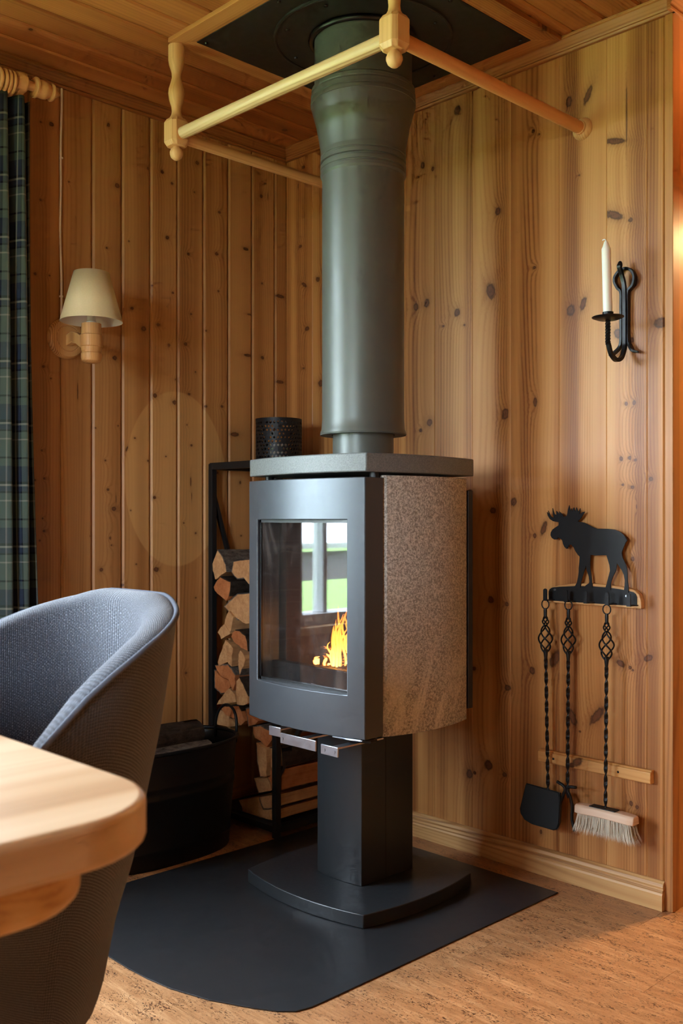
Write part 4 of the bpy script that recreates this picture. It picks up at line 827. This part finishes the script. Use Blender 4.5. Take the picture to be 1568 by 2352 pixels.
hold = MB()
for a in (0, 2.1, 4.2): hold.tube([(BX, LY, 1.652), (BX+.053*math.cos(a), LY+.053*math.sin(a), 1.692)], .001, 6)
hold.build('shade_holder', M['chrome'], sh, 50)
cb = thing('lamp_cable', 'thin white cable running down the wall to the wall lamp', 'cable', (-.893, 0, 1.595))
pts = [(-.8927+.0018*math.sin(z*9)+.001*math.sin(z*23), -.0045, z) for z in [2.279-.016*i for i in range(44)]]
MB().tube(pts, .0034, 8).build('wire', M['white'], cb, 60)
for z in (2.072, 1.660):
    MB().box(-.8965, -.887, -.0085, -.0003, z-.003, z+.003).build('cable_clip', M['white'], cb, 0, .001)

RY, RZc = -.100, 2.2125
rod = thing('curtain_rod', 'turned pine curtain rod with pointed finial', 'curtain rod', (-1.06, RY, RZc))
MB().tube([(-3.15, RY, RZc), (-1.08, RY, RZc)], .0165, 18).build('pole', M['newx'], rod, 50)
fin = [(.0185, -1.086), (.026, -1.083), (.0285, -1.072), (.0275, -1.058), (.0215, -1.052), (.0135, -1.050), (.0125, -1.030), (.0260, -1.0295), (.0290, -1.0265), (.0285, -1.0215), (.0225, -1.0205), (.0255, -1.012), (.0270, -1.003), (.0250, -.992), (.0200, -.984), (.0170, -.980), (.0240, -.9785), (.0255, -.9745), (.0240, -.971), (.0150, -.9695), (.0110, -.960), (.0001, -.9445)]
MB().lathe(fin, (0, RY, RZc), 'x', 32).build('finial', M['newx'], rod, 30)
MB().prism([(-.001, RZc-.045), (-.001, RZc-.022), (-.075, RZc-.012), (-.085, RZc+.01), (-.122, RZc-.012), (-.100, RZc-.036), (-.06, RZc-.040)], -1.078, -1.060, 'x').build('bracket', M['newx'], rod, 0, .003)
for i, x in enumerate((-1.096, -1.108, -1.120, -1.134)):
    tor = [(.0295+.0052*math.cos(a), x+.0052*math.sin(a)) for a in [2*math.pi*k/12 for k in range(13)]]
    tag(MB().lathe(tor, (0, RY, RZc-.011), 'x', 32, False).build('curtain_ring', M['newx'], None, 60), 'pine curtain ring on the rod, %s the finial' % ('nearest to', 'second from', 'third from', 'fourth from')[i], 'curtain ring', 'curtain rings on the rod')
ct = MB(); NS, NZ = 150, 60; X0c, X1c = -1.290, -1.030; zt, zb_ = 2.172, .28
def cpt(i, j):
    s = i/NS; t = j/NZ; z = zt+(zb_-zt)*t
    spread = .92+.10*t
    x = X1c+.004+(X0c-X1c)*(1-s)*spread+ (.012+.022*min(1, t*1.6))*0 + .018*t
    fold = 2*math.pi*(4.6*s+.10*math.sin(3*t+s*4))
    y = -.082+.030*math.sin(fold)*(.85+.3*t)+.010*math.sin(fold*2.3+1.)
    x += .010*math.cos(fold)
    if s < .06: y += .012
    return (x, y, z)
arcs = [0.]
for i in range(NS):
    a, b_ = Vector(cpt(i, 30)), Vector(cpt(i+1, 30)); arcs.append(arcs[-1]+(b_-a).length)
ct.grid(cpt, NS, NZ, lambda i, j: (arcs[i], j/NZ*(zt-zb_)))
cur = ct.build('curtain', M['tartan'], None, 80, solid=.0016)
tag(cur, 'dark green and navy tartan curtain hanging at the left edge', 'curtain')

# ------------------------------------------------------------------ right wall: candle sconce
sn = thing('candle_sconce', 'black wrought iron candle sconce on the panelled wall', 'candle sconce', (0, -1.357, 1.40))
for S_ in (STRAP_A, STRAP_B):
    p3 = curve([(-.010-(.006 if k in (9, 10) else 0), y, z) for k, (y, z) in enumerate(S_)], 6)
    n3 = len(p3); w = [1. if i < n3*.9 else 1-.5*(i-n3*.9)/(n3*.1) for i in range(n3)]
    MB().tube(p3, w, rect=(.0035, .0062), up=(1, 0, 0) if False else None).build('strap', M['iron'], sn, 30, .0008)
J = [(-.030, -1.3565, 1.662), (-.034, -1.3565, 1.655), (-.022, -1.3567, 1.635), (-.016, -1.3600, 1.607), (-.016, -1.3617, 1.560), (-.016, -1.3617, 1.475), (-.019, -1.3625, 1.445), (-.034, -1.3625, 1.418), (-.060, -1.3625, 1.409), (-.085, -1.3625, 1.422), (-.099, -1.3625, 1.447)]
MB().tube(curve(J, 6), 1., rect=(.0048, .0048), up=(0, 1, 0)).build('arm_bar', M['iron'], sn, 30, .001)
MB().sphere((-.031, -1.3565, 1.660), .0075, 12, (.6, 1, 1.5)).build('curl_knob', M['iron'], sn, 60)
AXc, AYc = -.1005, -1.3625
tp = [(AXc, AYc, 1.444+(1.506-1.444)*i/30) for i in range(31)]
MB().tube(tp, 1., rect=(.0050, .0050), twist=4*math.pi).build('twisted_stem', M['iron'], sn, 0)
MB().lathe([(.0001, 1.5055), (.012, 1.5045), (.026, 1.507), (.0395, 1.5125), (.0405, 1.514), (.0395, 1.5150), (.026, 1.5100), (.0001, 1.5095)], (AXc, AYc, 0), 'z', 40, False).build('drip_pan', M['iron'], sn, 40)
MB().lathe([(.0135, 1.5098), (.0140, 1.5265), (.0128, 1.5265), (.0125, 1.5105)], (AXc, AYc, 0), 'z', 32, False).build('candle_cup', M['iron'], sn, 30)
cd = thing('taper_candle', 'white unlit taper candle with curled wick in the iron sconce', 'candle', (AXc, AYc, 1.5106))
tl = -.0045
m = MB().lathe([(.0116, 1.5108), (.0116, 1.688), (.0108, 1.6905), (.0085, 1.695), (.0050, 1.706), (.0030, 1.7085), (.0001, 1.709)], (AXc, AYc, 0), 'z', 32)
m.v = [(x+tl*.4*(z-1.51)/.2, y+.0045*(z-1.51)/.2, z) for x, y, z in m.v]
m.build('wax', M['candle'], cd, 40)
MB().tube(curve([(AXc-.002, AYc+.0045, 1.706), (AXc-.0025, AYc+.0050, 1.711), (AXc-.004, AYc+.0080, 1.7135), (AXc-.004, AYc+.0135, 1.7120)], 5), .0014, 8).build('wick', M['candle'], cd, 60)

# ------------------------------------------------------------------ moose hook rack and fire tools
mo = thing('moose_hook_rack', 'black moose silhouette hook rack on a pine backing board', 'hook rack', (0, -1.26, .765))
MB().prism(BACKING, -.0195, -.0004, 'x').build('backing_board', wood('hook_board_pine', 'z', 'y', None, 41., PINE_N, freq=100., kd=.1), mo, 0, .003)
MB().prism(MOOSE, -.0245, -.0215, 'x').build('moose_silhouette', M['black'], mo, 0)
MB().prism(HOOKPLATE, -.0215, -.0196, 'x').build('hook_plate', M['black'], mo, 0)
for (y, z) in ((-1.1515, .802), (-1.371, .797)):
    MB().lathe([(.003, -.0245), (.0026, -.0225), (.003, -.0215)], (0, y, z), 'x', 12).build('screw', M['chrome'], mo, 30)
for y, z in HOOKS:
    zb2 = .7735; hw_ = .0057
    MB().box(-.0575, -.0205, y-hw_, y+hw_, zb2, zb2+.0024).build('hook', M['black'], mo, 0)
    tabp = [(y-hw_, zb2), (y+hw_, zb2)]+[(y+hw_*math.cos(a), .8010+hw_*math.sin(a)) for a in [math.pi*i/10 for i in range(11)]]
    MB().prism(tabp, -.0610, -.0575, 'x').build('hook_tab', M['black'], mo, 0)
def tool(name, label, y0, z0, zt0, y1, zb0, xt):
    # ring at (y0, z0); handle basket from zt0 down .115; twisted bar to (y1, zb0)
    t = thing(name, label, 'fire tool', (xt, y0, zb0), 'fire tools hanging from the moose rack')
    ring = [(xt, y0+.0115*math.sin(a), z0+.0125*math.cos(a)) for a in [2*math.pi*i/28 for i in range(28)]]
    MB().tube(ring, .0018, 8, closed=True).build('hanging_ring', M['iron'], t, 60)
    zr = z0-.0115
    MB().tube([(xt, y0, zr+.001), (xt, y0, zr-.006), (xt, y0, zr-.024)], [.0040, .0050, .0046], 10).build('neck', M['iron'], t, 50)
    def strand(ph, za, zb, R, turns, rad):
        n = 26; return [(xt+R*max(0., math.sin(math.pi*i/n))**.8*math.cos(ph+turns*2*math.pi*i/n)+.0022*math.cos(ph+turns*2*math.pi*i/n), y0+(y1-y0)*.15*i/n+R*max(0., math.sin(math.pi*i/n))**.8*math.sin(ph+turns*2*math.pi*i/n)+.0022*math.sin(ph+turns*2*math.pi*i/n), za+(zb-za)*i/n) for i in range(n+1)]
    bs = MB()
    za = zr-.022
    for k in range(4): bs.tube(strand(k*math.pi/2+.5, za, za-.026, .0060, .45, .002), .0020, 7)
    for k in range(4): bs.tube(strand(k*math.pi/2+.3, za-.024, za-.100, .0165, .62, .002), .0023, 7)
    bs.build('basket_handle', M['iron'], t, 60)
    zl = za-.098
    MB().tube([(xt, y0+(y1-y0)*.15, zl+.008), (xt, y0+(y1-y0)*.16, zl-.002), (xt, y0+(y1-y0)*.2, zl-.020)], [.0058, .0062, .0040], 10).build('ferrule', M['iron'], t, 50)
    n = 120; zs = zl-.018
    MB().tube([(xt, y0+(y1-y0)*(.2+.8*i/n), zs+(zb0-zs)*i/n) for i in range(n+1)], 1., rect=(.0046, .0022), twist=9*math.pi).build('twisted_bar', M['iron'], t, 0)
    return t
XT = -.050
def corr(y, z):   # points measured at x = -.06 on the view ray, carried to x = XT
    k = (XT+2.3662)/(-.06+2.3662); return (-2.7075+(y+2.7075)*k, 1+(z-1)*k)
a0 = corr(-1.1458, .7638); a1 = corr(-1.1543, .2640)
s1 = tool('ash_shovel', 'black ash shovel with twisted handle, leftmost tool on the rack', a0[0], a0[1], 0, a1[0], a1[1]-.008, XT)
pan = [corr(*p) for p in ((-1.0915, .2640), (-1.1960, .2590), (-1.1990, .2400), (-1.1960, .1750), (-1.1900, .1600), (-1.1780, .1545), (-1.1100, .1560), (-1.0850, .1630), (-1.0720, .1780), (-1.0700, .1900), (-1.0880, .2560))]
m = MB(); nP = len(pan); cpn = (sum(p[0] for p in pan)/nP, sum(p[1] for p in pan)/nP)
m.v = [(XT-.010, y, z) for y, z in pan]+[(XT+.006, cpn[0]+(y-cpn[0])*.93, cpn[1]+(z-cpn[1])*.93) for y, z in pan]+[(XT+.0075, cpn[0]+(y-cpn[0])*.93, cpn[1]+(z-cpn[1])*.93) for y, z in pan]+[(XT-.010, cpn[0]+(y-cpn[0])*1.02, cpn[1]+(z-cpn[1])*1.02) for y, z in pan]
m.f = [(i, (i+1) % nP, nP+(i+1) % nP, nP+i) for i in range(nP)]+[tuple(range(nP, 2*nP))]+[(2*nP+i, 2*nP+(i+1) % nP, 3*nP+(i+1) % nP, 3*nP+i) for i in range(nP)]+[tuple(range(2*nP, 3*nP))]+[(3*nP+i, 3*nP+(i+1) % nP, (i+1) % nP, i) for i in range(nP)]
m.build('shovel_pan', M['black'], s1, 30)
m = MB(); m.prism([(cpn[0]+(y-cpn[0])*.985, cpn[1]+(z-cpn[1])*.985) for y, z in pan], XT-.0115, XT-.0095, 'x'); m.build('pan_face', M['black'], s1, 0, .001)
a0 = corr(-1.2192, .7660); a1 = corr(-1.2165, .2763)
s2 = tool('log_tongs', 'black fire fork with curved prongs, between shovel and brush', a0[0], a0[1], 0, a1[0], a1[1], XT)
y, z = a1
MB().tube(curve([(XT-.004, y+.030, z+.010), (XT-.005, y+.012, z+.004), (XT-.005, y+.004, z-.006), (XT-.004, y+.012, z-.025), (XT-.002, y+.022, z-.050), (XT-.001, y+.026, z-.085)], 6), .0042, 10).build('prong', M['iron'], s2, 60)
MB().tube(curve([(XT-.006, y-.030, z+.006), (XT-.007, y-.012, z+.004), (XT-.006, y-.004, z-.006), (XT-.006, y-.012, z-.022), (XT-.005, y-.018, z-.050), (XT-.005, y-.017, z-.080), (XT-.006, y-.026, z-.112)], 6), .0042, 10).build('prong', M['iron'], s2, 60)
MB().tube([(XT, y, z+.004), (XT, y, z-.014), (XT, y-.001, z-.030)], [.005, .0065, .0012], 10).build('tip', M['iron'], s2, 50)
a0 = corr(-1.335, .7620); a1 = corr(-1.3312, .2430)
s3 = tool('hearth_brush', 'hearth brush with pale bristles and twisted iron handle, rightmost tool', a0[0], a0[1], 0, a1[0], a1[1], XT)
y0, y1 = corr(-1.4190, 0)[0], corr(-1.2470, 0)[0]; zt = a1[1]
blk = [(XT-.022, zt-.022), (XT-.019, zt-.004), (XT-.013, zt), (XT+.013, zt), (XT+.019, zt-.004), (XT+.022, zt-.022)]
m = MB(); ny = 16; rg = []
for i in range(ny+1):
    t = i/ny; e = min(1, .72+min(t, 1-t)*3.2); zz = .003*math.sin(math.pi*t)-.003
    rg.append([(XT+(x-XT)*e, y0+(y1-y0)*t, z+zz) for x, z in blk])
q = len(blk); m.v = [p for r in rg for p in r]
m.f = [(i*q+j, i*q+(j+1) % q, (i+1)*q+(j+1) % q, (i+1)*q+j) for i in range(ny) for j in range(q)]+[tuple(range(q)), tuple(range(ny*q, ny*q+q))]
m.build('brush_block', M['brushwood'], s3, 30, .002)
MB().box(XT-.016, XT+.010, a1[0]-.036, a1[0]+.040, zt, zt+.0022).build('mounting_plate', M['black'], s3, 0, .0006)
rb = random.Random(5); bt = MB()
for i in range(1500):
    t = rb.random(); yy = y0+.010+(y1-y0-.020)*t; xx = XT+rb.uniform(-.017, .017); zz = zt-.0215
    sp = (t-.5)*.030-.002; L_ = rb.uniform(.046, .058)
    dx = (xx-XT)*.55+rb.uniform(-.005, .005); dy = sp+rb.uniform(-.006, .006); w = .0006
    tipp = Vector((xx+dx, yy+dy, zz-L_)); midp = Vector((xx+dx*.4, yy+dy*.4, zz-L_*.55))
    bs0 = [Vector((xx+w*math.cos(a), yy+w*math.sin(a), zz+.002)) for a in (0, 2.1, 4.2)]; md = [midp+Vector((w*math.cos(a), w*math.sin(a), 0)) for a in (0, 2.1, 4.2)]
    bt.add([tuple(p) for p in bs0+md+[tipp]], [(0,1,4,3), (1,2,5,4), (2,0,3,5), (3,4,6), (4,5,6), (5,3,6)])
tag(bt.build('bristles', M['bristle'], s3, 60, recalc=False), kind='stuff')
# pine batten the tools lean on
MB_ = MB().prism([(-.0005, .3170), (-.0005, .3520), (-.013, .3520), (-.016, .3480), (-.020, .3480), (-.021, .3455), (-.021, .3215), (-.020, .3190), (-.015, .3170)], -1.4370, -1.0950, 'y')
bt_ = tag(MB_.build('tool_batten', wood('batten_pine', 'z', 'y', [(.338, -1.222, .010, .018, .5), (.327, -1.205, .007, .010, .3)], 43., (hx(228,178,112), hx(208,150,84), hx(172,112,58)), freq=90., kd=.2, ku=9, kv=2.5), None, 0, .0015), 'short horizontal pine batten on the wall behind the fire tools', 'batten')
for y in (-1.146, -1.345): MB().lathe([(.0032, -.0212), (.0032, -.0209), (.0001, -.0205)], (0, y, .3335), 'x', 12).build('screw_hole', M['rubber'], bt_, 30)

# ------------------------------------------------------------------ dining chair
CX, CY = -1.628, -1.15; CA, CB = .270, .280
ch = thing('dining_chair', 'grey knitted fabric tub chair at the end of the pine table', 'chair', (CX, CY, 0))
RIM = [(x+.026, z-.011) for x, z in ((-1.80, .600), (-1.77, .625), (-1.709, .683), (-1.642, .743), (-1.593, .776), (-1.533, .808), (-1.47, .834), (-1.44, .846), (-1.41, .858), (-1.39, .872))]
SCL = [(.14, .28), (.145, .37), (.16, .45), (.19, .52), (.23, .57), (.29, .61), (.35, .65), (.43, .735), (.655, .893), (.86, 1.0), (.92, 1.03)]
PHM = math.radians(118); NPH = 72; NT_ = 28
def ppl(a, k):
    e = 2.5; c_, s_ = math.cos(a), math.sin(a)
    return (CX+CA*k*math.copysign(abs(c_)**(2/e), c_), CY+CB*k*math.copysign(abs(s_)**(2/e), s_))
def rimz(a): return lerp(RIM, ppl(a, 1.)[0])
def outp(i, j):
    a = -PHM+2*PHM*i/NPH; z = .14+(rimz(a)-.14)*(j/NT_); k = lerp(SCL, z)-.004*(j/NT_ > .97); x, y = ppl(a, k); return (x, y, z)
def inp(i, j):     # from the rim over the roll and down the inside
    a = -PHM+2*PHM*i/NPH; rz = rimz(a); ko = lerp(SCL, rz)
    t = j/NT_
    if t < .28:
        th = math.pi*(t/.28); w = .052
        k = ko-.008-(w/2)/CA*(1-math.cos(th)); z = rz-.002+.016*math.sin(th)-.012*(t/.28)
    else:
        q = (t-.28)/.72; z0 = rz-.014; z = z0+(.455-z0)*q; k = ko-.008-.052/CA-(.10*q)*(1-.3*q)+.02*math.sin(math.pi*q)
    x, y = ppl(a, k); return (x, y, z)
def per(i): return i/NPH*1.25
MB().grid(outp, NPH, NT_, lambda i, j: (per(i), j/NT_*.55)).build('outer_shell', M['fabric_out'], ch, 60)
MB().grid(inp, NPH, NT_, lambda i, j: (per(i), j/NT_*.55), flip=True).build('backrest', M['fabric'], ch, 80)
pp = []
for i in range(NPH+1):
    a = -PHM+2*PHM*i/NPH; rz = rimz(a); x, y = ppl(a, lerp(SCL, rz)-.006); pp.append((x, y, rz+.0035))
MB().tube(pp, .0048, 10).build('rim_piping', M['piping'], ch, 60)
for s in (0, NPH):   # ends of the arms
    ed = [outp(s, j) for j in range(0, NT_+1)]+[inp(s, j) for j in range(0, NT_+1)]
    m = MB(); m.add(ed, [tuple(range(len(ed)))]); m.build('arm_end', M['fabric_out'], ch, 0)
seat = MB(); rg = [(.145, .26), (.20, .42), (.40, .62), (.445, .70), (.462, .68), (.470, .60), (.472, .0)]
seat.v = [(CX-.045+ (p[0]-CX)*k/1.+0, CY+(p[1]-CY)*k, z) for z, k in rg[:-1] for p in [ppl(2*math.pi*i/48, 1.) for i in range(48)]]
seat.f = [(r*48+i, r*48+(i+1) % 48, (r+1)*48+(i+1) % 48, (r+1)*48+i) for r in range(5) for i in range(48)]+[tuple(range(48))[::-1], tuple(range(240, 288))]
for i, p in enumerate(seat.v): seat.uvs[i] = (p[0], p[1])
seat.build('seat', M['fabric'], ch, 60)
for sx, sy in ((-1, -1), (-1, 1), (1, -1), (1, 1)):
    MB().tube([(CX-.02+sx*.06, CY+sy*.06, .155), (CX-.02+sx*.19, CY+sy*.21, .0005)], [.014, .009], 12).build('leg', M['black'], ch, 50)

# ------------------------------------------------------------------ dining table
TX1, TY0, TY1, TX0, TT = -1.820, -1.955, -.85, -3.30, .740
tbl = thing('dining_table', 'light pine dining table with rounded corner in the foreground', 'table', (-2.5, -1.4, 0))
def rr_(x0, x1, y0, y1, r, n=10):
    o_ = []
    for cx, cy, a in ((x1-r, y0+r, -90), (x1-r, y1-r, 0), (x0+r, y1-r, 90), (x0+r, y0+r, 180)):
        o_ += [(cx+r*math.cos(math.radians(a+90*i/n)), cy+r*math.sin(math.radians(a+90*i/n))) for i in range(n+1)]
    return o_
MB().prism(rr_(TX0, TX1, TY0, TY1, .115), TT-.042, TT, 'z').build('table_top', M['table'], tbl, 30, .007, 3)
ap = MB().prism(rr_(TX0+.06, TX1-.062, TY0+.028, TY1-.06, .095), TT-.088, TT-.0422, 'z'); ap.build('apron', wood('apron_pine', 'z', 'y', None, 51., (hx(236,196,140), hx(222,174,112), hx(190,134,78)), freq=60., kd=.2), tbl, 30, .012, 3)
for x in (TX0+.16, -2.55):
    for y in (TY0+.14, TY1-.14): MB().tube([(x, y, TT-.088), (x, y, .0005)], [.038, .030], 16).build('leg', M['table'], tbl, 40)

# ------------------------------------------------------------------ wall lamp of the passage (out of frame on the right), source of the warm light
pn = thing('passage_wall_lamp', 'warm glowing globe lamp on the orange passage wall', 'wall lamp', (.55, YE, 1.85))
MB().lathe([(.045, -.001), (.045, -.012), (.035, -.018), (.001, -.019)], (.55, YE, 1.85), 'y', 32).build('wall_disc', M['newx'], pn, 40)
MB().tube(curve([(.55, YE-.015, 1.85), (.55, YE-.07, 1.86), (.55, YE-.13, 1.88)], 5), .009, 12).build('arm', M['newx'], pn, 50)
MB().lathe([(.075, 1.86), (.05, 1.97)], (.55, YE-.13, 0), 'z', 40, False).build('lamp_shade', M['shade'], pn, 60, solid=.0008)
MB().sphere((.55, YE-.13, 1.91), .022, 16).build('bulb', M['lampglow'], pn, 60)
pl = bpy.data.lights.new('passage_lamp_light', 'POINT'); pl.energy = 36; pl.color = (1, .64, .29); pl.shadow_soft_size = .05
po = bpy.data.objects.new('passage_lamp_light', pl); po.location = (.55, YE-.13, 1.91); col.objects.link(po)
